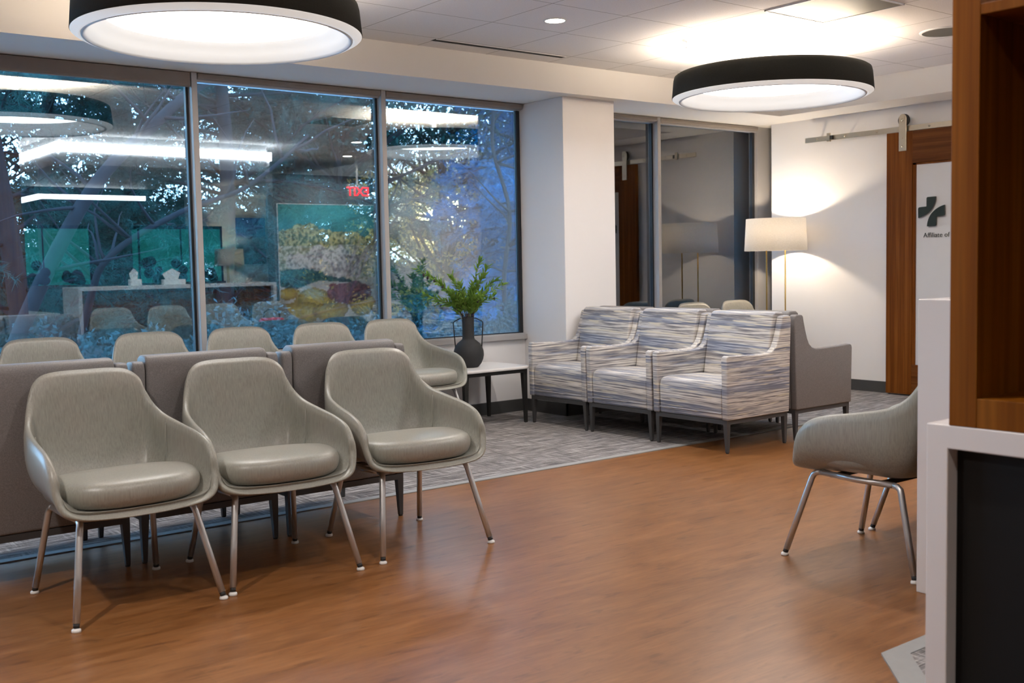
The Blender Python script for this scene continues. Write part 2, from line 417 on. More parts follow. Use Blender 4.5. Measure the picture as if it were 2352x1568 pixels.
def window(idx, x0, x1, casing_z, left_mull=True):
    """glazed bay between two mullions"""
    bm = B((x0, x1, W-0.02, W+0.07, SIL-0.045, SIL), (x0, x1, W-0.01, W+0.07, HEAD-0.05, HEAD))
    fr = struct(f'window_{idx}', bm, 'frame', bevel=0.002)
    g = obj('window_pane', B((x0+0.005, x1-0.005, W+0.030, W+0.036, SIL-0.01, HEAD-0.03)), 'glass', fr)
    bm = B((x0, x1, W+0.020, W+0.044, SIL-0.002, SIL+0.008), (x1-0.036, x1-0.001, W+0.016, W+0.046, SIL, HEAD), (x0, x0+0.006, W+0.022, W+0.044, SIL, HEAD))
    obj('gasket', bm, 'gasket', fr)
    obj('window_sill', B((x0, x1, W-0.035, W+0.01, SIL-0.048, SIL-0.006)), 'frame', fr, bevel=0.003)
    return fr
bays = [(1, -1.44, -0.03), (2, -0.03, 1.37), (3, 1.37, 2.78), (4, 2.78, 4.19), (5, 4.19, 5.485), (6, 6.02, 7.01), (7, 7.01, 8.38)]
for i, a, b_ in bays: window(i, a, b_, HEAD)
bm = bmesh.new()
for x in (-1.44, -0.03, 1.37, 2.78, 4.188, 7.01):
    box(bm, x-0.019, x+0.019, W-0.045, W+0.07, SIL-0.04, HEAD)
struct('trim_3', bm, 'frame', bevel=0.003)
struct('trim_4', B((8.375, 9.1, W-0.02, 7.0, 0.58, HEAD), (-3.2, -1.44, W, 7.0, 0.5, HEAD)), 'frame')
# roller shade cassettes
def cassette(x0, x1, z0, label):
    bm = bmesh.new(); n = 7
    poly = [(W-0.004, HEAD-0.004), (W-0.045, HEAD-0.004)] + [(W-0.045-0.0*k, HEAD-0.01-(HEAD-0.01-z0-0.012)*k/n) for k in range(n+1)] + [(W-0.036, z0), (W-0.004, z0)]
    prism(bm, poly, x0, x1, 'x')
    o_ = obj('roller_shade', bm, 'shade', bevel=0.003); tag(o_, label, 'window shade', 'rolled up shades'); return o_
cassette(1.40, 2.755, 2.352, 'deep taupe shade cassette lowered furthest, above the leftmost window')
cassette(2.805, 4.165, 2.405, 'slim taupe rolled shade over the pane right of the first mullion')
cassette(4.213, 5.475, 2.400, 'slim taupe rolled shade over the pane beside the white column')
cassette(6.03, 6.99, 2.405, 'narrow rolled shade over the pane just right of the column')
cassette(7.035, 8.36, 2.405, 'taupe rolled shade over the pane mirroring the floor lamp')

# ------------------------------------------------------------------ ceiling fixtures
def ring_light(loc, label):
    t = thing('ring_pendant_light', label, 'pendant light', loc, 0, 'round drum pendants')
    bm = bmesh.new(); lathe(bm, [(0.640, 0.165), (0.655, 0.155), (0.6615, 0.13), (0.672, 0.012), (0.668, 0.010), (0.656, 0.13), (0.648, 0.150), (0.638, 0.158), (0.640, 0.165)], 128)
    obj('drum_shell', bm, 'darkring', t, True)
    bm = bmesh.new(); lathe(bm, [(0.625, 0.018), (0.626, 0.004), (0.624, -0.012), (0.620, -0.016), (0.612, -0.014), (0.600, -0.004), (0.575, 0.030), (0.545, 0.062), (0.520, 0.085), (0.516, 0.090), (0.60, 0.10), (0.625, 0.10), (0.625, 0.018)], 128)
    obj('white_reflector', bm, 'whitering', t, True)
    bm = bmesh.new(); lathe(bm, [(0.627, 0.016), (0.6665, 0.016), (0.6695, 0.009), (0.664, 0.004), (0.636, -0.011), (0.627, -0.013), (0.627, 0.016)], 128)
    obj('acrylic_rim', bm, 'rimglow', t, True)
    bm = bmesh.new(); lathe(bm, [(0, 0.083), (0.521, 0.083), (0.521, 0.095), (0, 0.095)], 96); obj('diffuser', bm, 'ringlight', t)
    bm = bmesh.new(); lathe(bm, [(0, 0.150), (0.60, 0.150), (0.60, 0.156), (0, 0.156)], 96); obj('uplight_lens', bm, 'uplight', t)
    bm = bmesh.new(); lathe(bm, [(0, 0.156), (0.02, 0.156), (0.02, CEIL-loc[2]-0.02), (0.09, CEIL-loc[2]-0.02), (0.09, CEIL-loc[2]), (0, CEIL-loc[2])], 24); obj('ceiling_canopy', bm, 'whitering', t, True)
    return t
Z_RING = 2.285
r0 = ring_light((2.19, 4.99, Z_RING), 'large black drum pendant light nearest the camera, cut off at the top left')
dup(r0, (6.07, 4.80, Z_RING), 0, 'round black drum pendant light hanging by the corner near the floor lamp', 'round drum pendants')

def downlight(x, y, label):
    t = thing('recessed_downlight', label, 'ceiling light', (x, y, CEIL), 0, 'recessed ceiling downlights')
    bm = bmesh.new(); lathe(bm, [(0.060, 0.0), (0.060, -0.004), (0.072, -0.003), (0.074, 0.0)], 32); obj('trim_ring', bm, 'whitering', t, True)
    bm = bmesh.new(); lathe(bm, [(0, -0.003), (0.060, -0.003), (0.060, 0.0), (0, 0.0)], 32); obj('lens', bm, 'down', t)
    return t
def spot(x, y, power):  # lamp for the visible downlight and for the added ones
    L = bpy.data.lights.new('downlight_lamp', 'AREA'); L.shape = 'DISK'; L.size = 0.10; L.energy = power; L.color = (1.0, .92, .85); L.spread = radians(150)
    o_ = bpy.data.objects.new('downlight_lamp', L); COL.objects.link(o_); o_.location = (x, y, CEIL-0.006)
d0 = downlight(4.396, 5.105, 'glowing round recessed downlight in the ceiling between the two drum pendants')
spot(4.396, 5.105, 14)
for x, y, w, pw in [(-1.3, 5.1, 'over the left end of the room', 14), (-0.2, 2.6, 'above the walkway left of the camera', 30), (1.9, 1.9, 'above the walkway in front of the desk', 12),
             (4.4, 2.9, 'above the chairs by the desk', 17), (6.6, 2.4, 'near the right wall', 11), (7.3, 0.95, 'washing the mural wall', 22), (1.2, -.8, 'behind the camera', 13)]:  # out-of-view downlights added to brighten chairs, floor and mural
    spot(x, y, pw); dup(d0, (x, y, CEIL), 0, 'added fill downlight '+w, 'recessed ceiling downlights')

# linear slot diffusers
def slot(x0, x1, y, label):
    t = thing('linear_air_diffuser', label, 'air vent', ((x0+x1)/2, y, CEIL), 0, 'black linear air slots')
    h = (x1-x0)/2
    obj('slot_opening', B((-h, h, -0.024, 0.024, -0.004, 0.0)), 'black', t)
    obj('slot_rail', B((-h, h, 0.024, 0.028, -0.006, 0.0), (-h, h, -0.028, -0.024, -0.005, 0.0)), 'whitering', t)
    obj('slot_divider', B((-h, h, 0.030, 0.034, -0.003, 0)), 'black', t)
slot(4.09, 5.21, 5.965, 'long black air slot in the ceiling left of the centre')
slot(6.43, 7.50, 5.965, 'black air slot mostly hidden behind the farther drum pendant')
t = thing('sprinkler_head', 'small white fire sprinkler hanging under the ceiling near the farther pendant', 'sprinkler', (5.525, 5.066, CEIL))
bm = bmesh.new(); lathe(bm, [(0, 0), (0.036, 0), (0.034, -0.006), (0.010, -0.008), (0.008, -0.02), (0, -0.02)], 24); obj('escutcheon', bm, 'whiteplastic', t, True)
bm = bmesh.new(); tube(bm, [(0.008, 0, -0.018), (0.012, 0, -0.03), (0.008, 0, -0.044), (0, 0, -0.048)], 0.002, 6); tube(bm, [(-0.008, 0, -0.018), (-0.012, 0, -0.03), (-0.008, 0, -0.044), (0, 0, -0.048)], 0.002, 6)
lathe(bm, [(0, -0.048), (0.013, -0.048), (0.013, -0.051), (0, -0.051)], 12); tube(bm, [(0, 0, -0.018), (0, 0, -0.048)], 0.0022, 6); obj('deflector', bm, 'chrome', t, True)
t = thing('ceiling_speaker', 'flat round grey speaker grille in the ceiling beside the wooden cabinet', 'speaker', (6.78, 3.93, CEIL))
bm = bmesh.new(); lathe(bm, [(0, -0.006), (0.15, -0.006), (0.152, 0), (0, 0)], 48); obj('grille', bm, 'ventgrey', t)
bm = bmesh.new(); lathe(bm, [(0.150, -0.008), (0.165, -0.006), (0.168, 0), (0.15, 0), (0.150, -0.008)], 48); obj('rim', bm, 'whitering', t, True)
t = thing('return_air_grille', 'square greyish metal air grille panel set into the ceiling grid', 'air vent', (5.552, 3.93, CEIL))
obj('grille_face', B((-0.278, 0.278, -0.278, 0.278, -0.006, 0)), 'ventgrey', t)
obj('grille_frame', B((-0.284, 0.284, 0.276, 0.284, -0.009, 0), (-0.284, 0.284, -0.284, -0.276, -0.009, 0), (-0.284, -0.276, -0.284, 0.284, -0.009, 0), (0.276, 0.284, -0.284, 0.284, -0.009, 0)), 'whitering', t)

# ------------------------------------------------------------------ sliding barn door
t = thing('barn_door', 'walnut framed sliding door with a white panel and dark cross emblem', 'door', (8.30, 0, 0)); door = t
y0, y1, zt, zb = 4.20, 5.333, 2.222, 0.015
obj('stile', B((-0.022, 0.022, 5.092, y1, zb, zt)), 'wood', t, bevel=0.002)
obj('stile', B((-0.022, 0.022, y0, y0+0.24, zb, zt)), 'wood', t, bevel=0.002)
obj('rail', B((-0.021, 0.021, y0+0.24, 5.092, 1.955, zt)), 'woodrail', t, bevel=0.002)
obj('rail', B((-0.021, 0.021, y0+0.24, 5.092, zb, 0.27)), 'woodrail', t, bevel=0.002)
obj('frame_bead', B((-0.012, 0.020, 5.062, 5.092, 0.27, 1.955), (-0.012, 0.020, y0+0.24, y0+0.27, 0.27, 1.955), (-0.012, 0.020, y0+0.24, 5.092, 1.94, 1.956)), 'wood', t)
obj('glass_panel', B((-0.006, 0.010, y0+0.26, 5.07, 0.26, 1.95)), 'frost', t)
# cross emblem: a plus with rounded outer corners split by a curved diagonal gap
def emblem():
    bm = bmesh.new()
    S = 0.118
    def rnd(pts):  # pts list of (u,v)
        return pts
    upper = []      # u runs to the right in the picture, v up
    # top arm
    a = 0.33
    upper += [(-0.36, 0.36), (-0.36, 0.90)]
    upper += [(-0.36+0.13*(1-cos(q)), 0.90+0.10*sin(q)) for q in np.linspace(0.3, pi/2, 4)]
    upper += [(0.32, 1.0)]
    p0, p1, p2 = Vector((0.32, 1.0)), Vector((0.22, -0.10)), Vector((-0.98, -0.40))
    for q in [float(v_) for v_ in np.linspace(0.06, 1, 12)]:
        b_ = (1-q)**2*p0 + 2*q*(1-q)*p1 + q*q*p2; upper.append((b_.x, b_.y))
    upper += [(-1.0, 0.20)]
    upper += [(-1.0+0.13*(1-cos(q)), 0.20+0.13*sin(q)) for q in np.linspace(0.4, pi/2, 4)]
    lower = [(-u, -v) for u, v in upper]
    for poly in (upper, lower):
        prism(bm, [(4.914-u*S, 1.546+v*S*1.02) for u, v in poly], -0.030, -0.016, 'x')
    return bm
obj('cross_emblem', emblem(), 'logo', t)
fc = bpy.data.curves.new('lettering', 'FONT'); fc.body = 'Affiliate of'; fc.size = 0.056; fc.extrude = 0.0015; fc.offset = -0.0004
fo = bpy.data.objects.new('lettering', fc); COL.objects.link(fo); fo.parent = t
fo.location = (-0.0085, 4.995, 1.335); fo.rotation_euler = (pi/2, 0, -pi/2); fc.materials.append(MAT['logo']); to_mesh(fo)
t = thing('door_track', 'brushed nickel sliding door rail with stop and standoffs on the wall', 'door rail', (8.30, 0, 0))
obj('rail', B((-0.005, 0.003, 3.4, 6.178, 2.226, 2.270)), 'nickel', t, bevel=0.001)
for y in (6.05, 5.76, 5.44, 4.95, 4.45, 3.9):
    bm = bmesh.new(); tube(bm, [(0.003, y, 2.248), (0.06, y, 2.248)], 0.012, 12); tube(bm, [(-0.010, y, 2.248), (-0.004, y, 2.248)], 0.009, 8); obj('standoff_bolt', bm, 'nickel', t, True)
obj('door_stop', B((-0.022, -0.004, 5.905, 5.935, 2.220, 2.290), (-0.022, 0.004, 5.905, 5.935, 2.215, 2.226)), 'nickel', t)
obj('stop_bumper', B((-0.020, -0.002, 5.875, 5.905, 2.232, 2.266)), 'rubber', t)
for y in (5.178, 4.355):
    bm = bmesh.new(); poly = [(y-0.034, 2.062), (y+0.034, 2.062), (y+0.034, 2.335)] + [(y+0.034*cos(q), 2.335+0.034*sin(q)) for q in np.linspace(0.2, pi-0.2, 9)] + [(y-0.034, 2.335)]
    prism(bm, poly, -0.033, -0.027, 'x'); prism(bm, poly[:3]+[(y-0.034, 2.335)], -0.027, -0.0225, 'x'); st = obj('strap_hanger', bm, 'nickel', door, bevel=0.002)
    bm = bmesh.new(); tube(bm, [(-0.018, y, 2.318), (-0.002, y, 2.318)], 0.052, 28); obj('wheel', bm, 'rubber', st, True, bevel=0.002)
    for z in (2.318, 2.17, 2.10):
        bm = bmesh.new(); tube(bm, [(-0.040, y, z), (-0.032, y, z)], 0.011 if z > 2.3 else 0.007, 12); obj('bolt', bm, 'nickel', st, True)

# ------------------------------------------------------------------ sage chairs
def make_chair():
    t = thing('guest_chair', 'x', 'chair')
    half = [(0, .335, .821), (.10, .333, .820), (.165, .325, .808), (.208, .306, .774), (.229, .283, .722), (.248, .243, .672), (.266, .180, .636), (.282, .060, .610),
            (.291, -.070, .588), (.294, -.150, .560), (.291, -.200, .510), (.282, -.218, .450), (.262, -.236, .398), (.205, -.262, .368), (.10, -.274, .357)]
    loop = half + [(0, -.276, .355)] + [(-x, y, z) for x, y, z in reversed(half[1:])]
    rim = catmull(loop, 5, True); n = len(rim)
    bm = bmesh.new(); zb = 0.343; rows = []; K = 12
    cy = 0.01
    for j in range(K+1):
        q = j/K; row = []
        for p in rim:
            ang = math.atan2(p.y-cy, p.x); bk = max(0, sin(ang))
            nexp = 3.3 + 1.6*bk**2
            a = q*pi/2
            hh = cos(a)**(2/nexp) if q < 1 else 0.0; vv = sin(a)**(2/nexp)
            x = p.x*hh; y = cy + (p.y-cy)*hh; z = p.z - (p.z - zb)*vv
            # back leans: pull lower back forward
            if bk > 0 and p.z > 0.5:
                y -= 0.045*bk*vv*hh
            # sides belly out a little under the arm
            if q > 0: x *= 1 + 0.035*sin(pi*min(1, vv))*abs(cos(ang))
            row.append((x, y, z))
        rows.append(row)
    V = [[bm.verts.new(c) for c in r] for r in rows[:-1]]; cen = bm.verts.new((0, cy, zb))
    for j in range(K-1):
        for i in range(n):
            i2 = (i+1) % n; bm.faces.new((V[j][i], V[j][i2], V[j+1][i2], V[j+1][i]))
    for i in range(n): bm.faces.new((V[-1][i], V[-1][(i+1) % n], cen))
    sh = obj('shell', bm, 'sage', t, True)
    md = sh.modifiers.new('solid', 'SOLIDIFY'); md.thickness = 0.030; md.offset = -1; md.use_even_offset = False; md.use_rim = True
    md = sh.modifiers.new('sub', 'SUBSURF'); md.levels = 1; md.render_levels = 1
    # seat cushion
    bm = bmesh.new(); rings = []; seg = 56
    for sc_, z in [(0.0, .392), (.80, .374), (.90, .379), (.965, .394), (.995, .416), (1.0, .438), (.97, .461), (.89, .474), (.6, .480), (.3, .481), (0.0, .482)]:
        if sc_ == 0: rings.append([bm.verts.new((0, -.01, z))]); continue
        r = []
        for k in range(seg):
            a = 2*pi*k/seg; ca, sa = cos(a), sin(a); e = 2/2.7
            x = .264*sc_*abs(ca)**e*(1 if ca > 0 else -1); y = (.266 if sa < 0 else .235)*sc_*abs(sa)**e*(1 if sa > 0 else -1)
            x *= 1 - 0.10*max(0, y/.235)
            zz = z - 0.030*(max(0, y+.01)/.235) if z > .43 else z
            r.append(bm.verts.new((x, y-.01, zz)))
        rings.append(r)
    for a, b_ in zip(rings, rings[1:]):
        for k in range(seg):
            k2 = (k+1) % seg
            if len(a) == 1: bm.faces.new((a[0], b_[k], b_[k2]))
            elif len(b_) == 1: bm.faces.new((a[k], a[k2], b_[0]))
            else: bm.faces.new((a[k], a[k2], b_[k2], b_[k]))
    cu = obj('seat_cushion', bm, 'sage', t, True)
    md = cu.modifiers.new('sub', 'SUBSURF'); md.levels = 1; md.render_levels = 1
    for s in (-1, 1):
        ft, fb = Vector((s*.205, -.188, .318)), Vector((s*.256, -.272, .026))
        bt, bb = Vector((s*.192, .196, .308)), Vector((s*.228, .272, .026))
        for (a, b_, sgn) in ((fb, ft, 1), (bb, bt, -1)):
            bm = bmesh.new()
            pts = [a, a.lerp(b_, .5), b_, b_+Vector((-s*.004, sgn*.006, .014)), b_+Vector((-s*.006, sgn*.020, .024)), b_+Vector((-s*.007, sgn*.038, .027))]
            tube(bm, pts, 0.0122, 12); lg = obj('leg', bm, 'chrome', t, True)
            d = (a-b_).normalized()
            bm = bmesh.new(); tube(bm, [a, a+d*0.014], 0.0105, 12); obj('rubber_collar', bm, 'rubber', lg, True)
            bm = bmesh.new(); lathe(bm, [(0, .0), (.0150, .0), (.0158, .004), (.0150, .009), (.009, .013), (0, .013)], 16, (a.x+d.x*.02, a.y+d.y*.02)); obj('glide', bm, 'whiteplastic', lg, True)
        bm = bmesh.new(); tube(bm, [(s*.198, -.152, .345), (s*.192, 0, .336), (s*.185, .160, .335)], 0.0122, 12); obj('side_rail', bm, 'chrome', t, True)
    bm = bmesh.new()
    for y in (-.10, .11): box(bm, -.19, .19, y-.014, y+.014, .328, .342)
    obj('seat_support', bm, 'blackmetal', t)
    # arm seams inside the back
    for s in (-1, 1):
        bm = bmesh.new(); tube(bm, [(s*.2385, .142, .600), (s*.2375, .140, .55), (s*.229, .132, .48), (s*.222, .127, .44)], 0.0016, 6); obj('seam', bm, 'sage', t, True)
    return t
c0 = make_chair(); c0.location = (1.275, 3.94, 0); c0.rotation_euler = (0, 0, radians(1.5))
c0['label'] = 'sage grey armchair nearest the camera, leftmost of the front three'; c0['group'] = 'armchairs in the front row'
FR = 'armchairs in the front row'
dup(c0, (1.858, 3.952, 0), radians(-3.0), 'sage grey armchair in the middle of the front three', FR)
dup(c0, (2.488, 3.938, 0), radians(-3.2), 'sage grey armchair at the right end of the front three, beside the open floor', FR)
WR = 'armchairs along the windows'
for i, (x, rz, w) in enumerate([(1.70, 0, 'leftmost of the row with backs to the windows'), (2.325, 0, 'second from left in the row under the windows'),
              (2.905, 0, 'just right of the first mullion, third from left along the windows'), (3.495, 0, 'fourth from left in the row along the windows'), (4.035, 0, 'beside the small table with the black vase')]):
    dup(c0, (x, 6.215, 0.003), radians(rz), 'sage grey armchair '+w, WR)
dup(c0, (7.14, 6.20, 0.003), 0, 'armchair top seen over the patterned seats, left one near the lamp', 'armchairs behind the patterned seats')
dup(c0, (7.715, 6.20, 0.003), 0, 'armchair top seen over the patterned seats, the one closest to the lamp', 'armchairs behind the patterned seats')
DR = 'armchairs against the reception counter'
for i, w in enumerate(['beside the white counter panel at the right edge', 'second along the reception counter, one leg seen past its neighbour', 'third along the counter, mirrored in the window', 'fourth along the counter, mirrored with the red bag on it']):
    dup(c0, (3.745+0.6*i, 2.418, 0), pi, ('sage grey armchair seen from its side, ' if i == 0 else 'sage grey armchair ')+w, DR)

# ------------------------------------------------------------------ club chairs (front = -y, back at y=+.315)
def make_club(mat, label):
    t = thing('club_chair', label, 'chair')
    # side outline in (y, z): front at -.315
    side = [(.290, .205), (.300, .50), (.312, .79), (.306, .815), (.290, .822), (.235, .820), (.222, .810), (.212, .770), (.196, .715), (.178, .665), (.158, .628), (.125, .602), (.085, .592), (.03, .590), (-.20, .596), (-.288, .600), (-.306, .594), (-.312, .575), (-.303, .205)]
    for s in (-1, 1):
        bm = bmesh.new(); a, b_ = (s*.266, s*.314); prism(bm, side, min(a, b_), max(a, b_), 'x')
        obj('arm_panel', bm, mat, t, True, bevel=0.011, bseg=3)
    # seat block
    bm = bmesh.new(); prism(bm, [(.20, .205), (-.292, .205), (-.298, .31), (-.300, .385), (-.290, .420), (-.262, .436), (-.20, .442), (.05, .436), (.20, .428)], -.263, .263, 'x')
    obj('seat', bm, mat, t, True, bevel=0.010, bseg=3)
    bm = bmesh.new(); prism(bm, [(.292, .205), (.302, .50), (.314, .80), (.309, .828), (.292, .842), (.262, .845), (.225, .843), (.203, .832), (.192, .805), (.165, .68), (.140, .55), (.118, .42), (.118, .205)], -.262, .262, 'x')
    obj('backrest', bm, mat, t, True, bevel=0.012, bseg=3)
    bm = bmesh.new(); prism(bm, [(-.3025, .243), (-.3065, .246), (-.3025, .249)], -.262, .262, 'x'); obj('welt', bm, mat, t)
    obj('base_frame', B((-.300, .300, -.296, -.272, .178, .204), (-.300, .300, .264, .288, .178, .204), (-.300, -.276, -.28, .28, .178, .204), (.276, .300, -.28, .28, .178, .204)), 'gunmetal', t)
    for sx in (-1, 1):
        for sy in (-1, 1):
            bm = bmesh.new(); cx, cyy = sx*.285, (-.281 if sy < 0 else .272)
            top, bot = .0155, .009
            vs1 = [bm.verts.new((cx+dx*top, cyy+dy*top, .180)) for dx, dy in ((-1, -1), (1, -1), (1, 1), (-1, 1))]
            vs0 = [bm.verts.new((cx+dx*bot+sx*.004, cyy+dy*bot, .006)) for dx, dy in ((-1, -1), (1, -1), (1, 1), (-1, 1))]
            bm.faces.new(vs1); bm.faces.new(vs0)
            for i in range(4): bm.faces.new((vs0[i], vs0[(i+1) % 4], vs1[(i+1) % 4], vs1[i]))
            lg = obj('leg', bm, 'gunmetal', t)
            bm = bmesh.new(); lathe(bm, [(0, 0), (.010, 0), (.010, .008), (0, .008)], 12, (cx+sx*.004, cyy)); obj('glide', bm, 'rubber', lg)
    return t
p0 = make_club('pattern', 'blue and cream streaked club chair nearest the camera, its side facing the open floor')
p0['group'] = 'streaked club chairs'; p0.location = (5.372, 4.655, 0); p0.rotation_euler = (0, 0, -pi/2)
dup(p0, (5.372, 5.298, 0.003), -pi/2, 'blue and cream streaked club chair in the middle of its row of three')
dup(p0, (5.372, 5.935, 0.003), -pi/2, 'blue and cream streaked club chair farthest back, next to the white column')
g0 = make_club('vinyl', 'plain grey club chair back to back with the nearest streaked chair, side visible')
g0['group'] = 'grey club chairs facing the right wall'; g0.location = (6.030, 4.655, 0); g0.rotation_euler = (0, 0, pi/2)
dup(g0, (6.030, 5.298, 0.003), pi/2, 'grey club chair behind the middle streaked chair, only its top showing')
dup(g0, (6.030, 5.935, 0.003), pi/2, 'grey club chair behind the streaked chair by the column, only its top showing')
GG = 'grey club chairs facing the windows'
for x, w in [(2.432, 'seen from behind, right end of its row'), (1.785, 'seen from behind, middle of its row, behind the first two armchairs'),
             (1.138, 'seen from behind at the left picture edge, behind the nearest armchair')]:
    dup(g0, (x, 4.618, 0), pi, 'grey vinyl club chair '+w, GG)

# ------------------------------------------------------------------ side table, vase and olive branches
t = thing('side_table', 'low white topped side table with tapered black legs by the window corner', 'table', (4.775, 6.505, 0.003))
TZ = 0.425
def rsq(hx, hy, e, seg=72):
    r = []
    for k in range(seg):
        a = 2*pi*k/seg; ca, sa = cos(a), sin(a)
        r.append((hx*abs(ca)**e*(1 if ca > 0 else -1), hy*abs(sa)**e*(1 if sa > 0 else -1)))
    return r
bm = bmesh.new(); rg = []
for s_, z in ((.97, TZ-.022), (.993, TZ-.019), (1.0, TZ-.010), (.994, TZ-.002), (.98, TZ)):
    rg.append([bm.verts.new((x*s_, y*s_, z)) for x, y in rsq(.322, .272, 2/9.0)])
for a, b_ in zip(rg, rg[1:]):
    for k in range(72): bm.faces.new((a[k], a[(k+1) % 72], b_[(k+1) % 72], b_[k]))
bm.faces.new(rg[0]); bm.faces.new(rg[-1]); obj('table_top', bm, 'whitetop', t)
obj('apron', B((-.285, .285, -.240, -.222, TZ-.050, TZ-.022), (-.285, .285, .222, .240, TZ-.050, TZ-.022), (-.285, -.267, -.24, .24, TZ-.050, TZ-.022), (.267, .285, -.24, .24, TZ-.050, TZ-.022)), 'blackmetal', t)
for sx in (-1, 1):
    for sy in (-1, 1):
        bm = bmesh.new(); a, b_ = .019, .010
        v1 = [bm.verts.new((sx*.268+dx*a, sy*.223+dy*a, TZ-.024)) for dx, dy in ((-1, -1), (1, -1), (1, 1), (-1, 1))]
        v0 = [bm.verts.new((sx*.276+dx*b_, sy*.229+dy*b_, .0)) for dx, dy in ((-1, -1), (1, -1), (1, 1), (-1, 1))]
        bm.faces.new(v1); bm.faces.new(v0)
        for i in range(4): bm.faces.new((v0[i], v0[(i+1) % 4], v1[(i+1) % 4], v1[i]))
        obj('leg', bm, 'blackmetal', t)
VX, VY, VZ = 4.700, 6.500, TZ+0.003
t = thing('vase', 'matte black bulb vase with two angular wire handles on the white side table', 'vase', (VX, VY, VZ))
bm = bmesh.new()
prof = [(0, 0), (.064, 0), (.072, .004)] + [(.068+.0505*sin(q)*1.0, .106-.102*cos(q)) for q in np.linspace(.35, pi-.65, 14)]
prof = [(0, 0), (.066, 0), (.074, .006), (.093, .030), (.107, .060), (.1125, .090), (.111, .120), (.101, .152), (.083, .178), (.062, .196), (.049, .206), (.045, .215), (.044, .24), (.044, .37), (.043, .374), (.038, .374), (.038, .30), (0, .30)]
lathe(bm, prof, 48); obj('body', bm, 'vase', t, True)
hd = Vector((rt.x, rt.y, 0)).normalized()   # handles spread sideways
hd = Vector((cos(radians(-42)), sin(radians(-42)), 0))
for s in (-1, 1):
    pts = [hd*s*.043+Vector((0, 0, .362)), hd*s*.060+Vector((0, 0, .362)), hd*s*.104+Vector((0, 0, .340)), hd*s*.110+Vector((0, 0, .330)), hd*s*.104+Vector((0, 0, .24)), hd*s*.098+Vector((0, 0, .150))]
    bm = bmesh.new(); tube(bm, pts, .0042, 8); obj('handle', bm, 'blackmetal', t, True)
# branches: traced spread, each with leaves in 3D
t = thing('olive_branches', 'green leafy olive branches with dark olives arranged in the black vase', 'plant', (VX, VY, VZ+.33))
def leaf(bm, p, d, up_, L, w):
    d = d.normalized(); s = d.cross(up_); s = s.normalized() if s.length > 1e-3 else Vector((1, 0, 0)); u = s.cross(d)
    pts = [p, p+d*L*.3+s*w*.42+u*L*.05, p+d*L*.62+s*w*.40+u*L*.04, p+d*L, p+d*L*.62-s*w*.40+u*L*.04, p+d*L*.3-s*w*.42+u*L*.05]
    mid1, mid2 = p+d*L*.3-u*L*.01, p+d*L*.62-u*L*.015
    v = [bm.verts.new(q) for q in pts]; m1, m2 = bm.verts.new(mid1), bm.verts.new(mid2)
    for f in ((v[0], v[1], m1), (v[1], v[2], m2, m1), (v[2], v[3], m2), (v[3], v[4], m2), (v[4], v[5], m1, m2), (v[5], v[0], m1)): bm.faces.new(f)
R = random.Random(3)
rdir = Vector((cos(radians(-38)), sin(radians(-38)), 0)); fdir = Vector((-rdir.y, rdir.x, 0))
tips = [(-.37, .36, -.05), (-.30, .30, .08), (-.33, .17, -.10), (-.20, .25, -.14), (-.13, .30, .10), (-.05, .24, -.12), (.02, .17, .10), (.11, .42, .03), (.13, .30, -.08), (.22, .27, .05), (.27, .24, -.04), (.20, .14, .10), (-.24, .12, .05), (.10, .16, -.14), (-.12, .18, .14), (.16, .36, -.02)]
bs, bl, bo = bmesh.new(), bmesh.new(), bmesh.new()
for (tx, tz, ty) in tips:
    tip = rdir*tx*.95 + fdir*ty + Vector((0, 0, tz+.04))
    base = rdir*tx*.05 + Vector((0, 0, -.02))
    mid = base.lerp(tip, .5) + Vector((0, 0, .05)) + rdir*(-tx*.12)
    cur = catmull([base, base.lerp(mid, .6)+Vector((0, 0, .015)), mid, tip], 8)
    tube(bs, cur, [.0028*(1-.6*i/len(cur)) for i in range(len(cur))], 5)
    L = len(cur)
    for i in range(6, L):
        d = (cur[min(i+1, L-1)]-cur[i-1]).normalized()
        for k in range(5):
            a = R.uniform(0, 2*pi); side = Matrix.Rotation(a, 3, d) @ d.orthogonal()
            leaf(bl, cur[i]+d*R.uniform(-.006, .006), d*R.uniform(.5, 1.1)+side*R.uniform(.4, .9)+Vector((0, 0, .15)), Vector((R.uniform(-1, 1), R.uniform(-1, 1), 1)), R.uniform(.036, .068), R.uniform(.011, .017))
        if R.random() < .10 and i > 8:
            c = cur[i] + Vector((R.uniform(-.01, .01), R.uniform(-.01, .01), -.012))
            bmesh.ops.create_icosphere(bo, subdivisions=2, radius=.0095, matrix=Matrix.Translation(c) @ Matrix.Diagonal((1, 1, 1.35, 1)))
for a in (-2.4, -1.2, .1, .9, 2.2):
    bmesh.ops.create_icosphere(bo, subdivisions=2, radius=.0105, matrix=Matrix.Translation((.045*cos(a), .045*sin(a), .055)) @ Matrix.Diagonal((1, 1, 1.3, 1)))
obj('twigs', bs, 'stem', t, True); lf = obj('leaves', bl, 'leaf', t, True); lf['kind'] = 'stuff'; obj('olives', bo, 'olive', t, True)

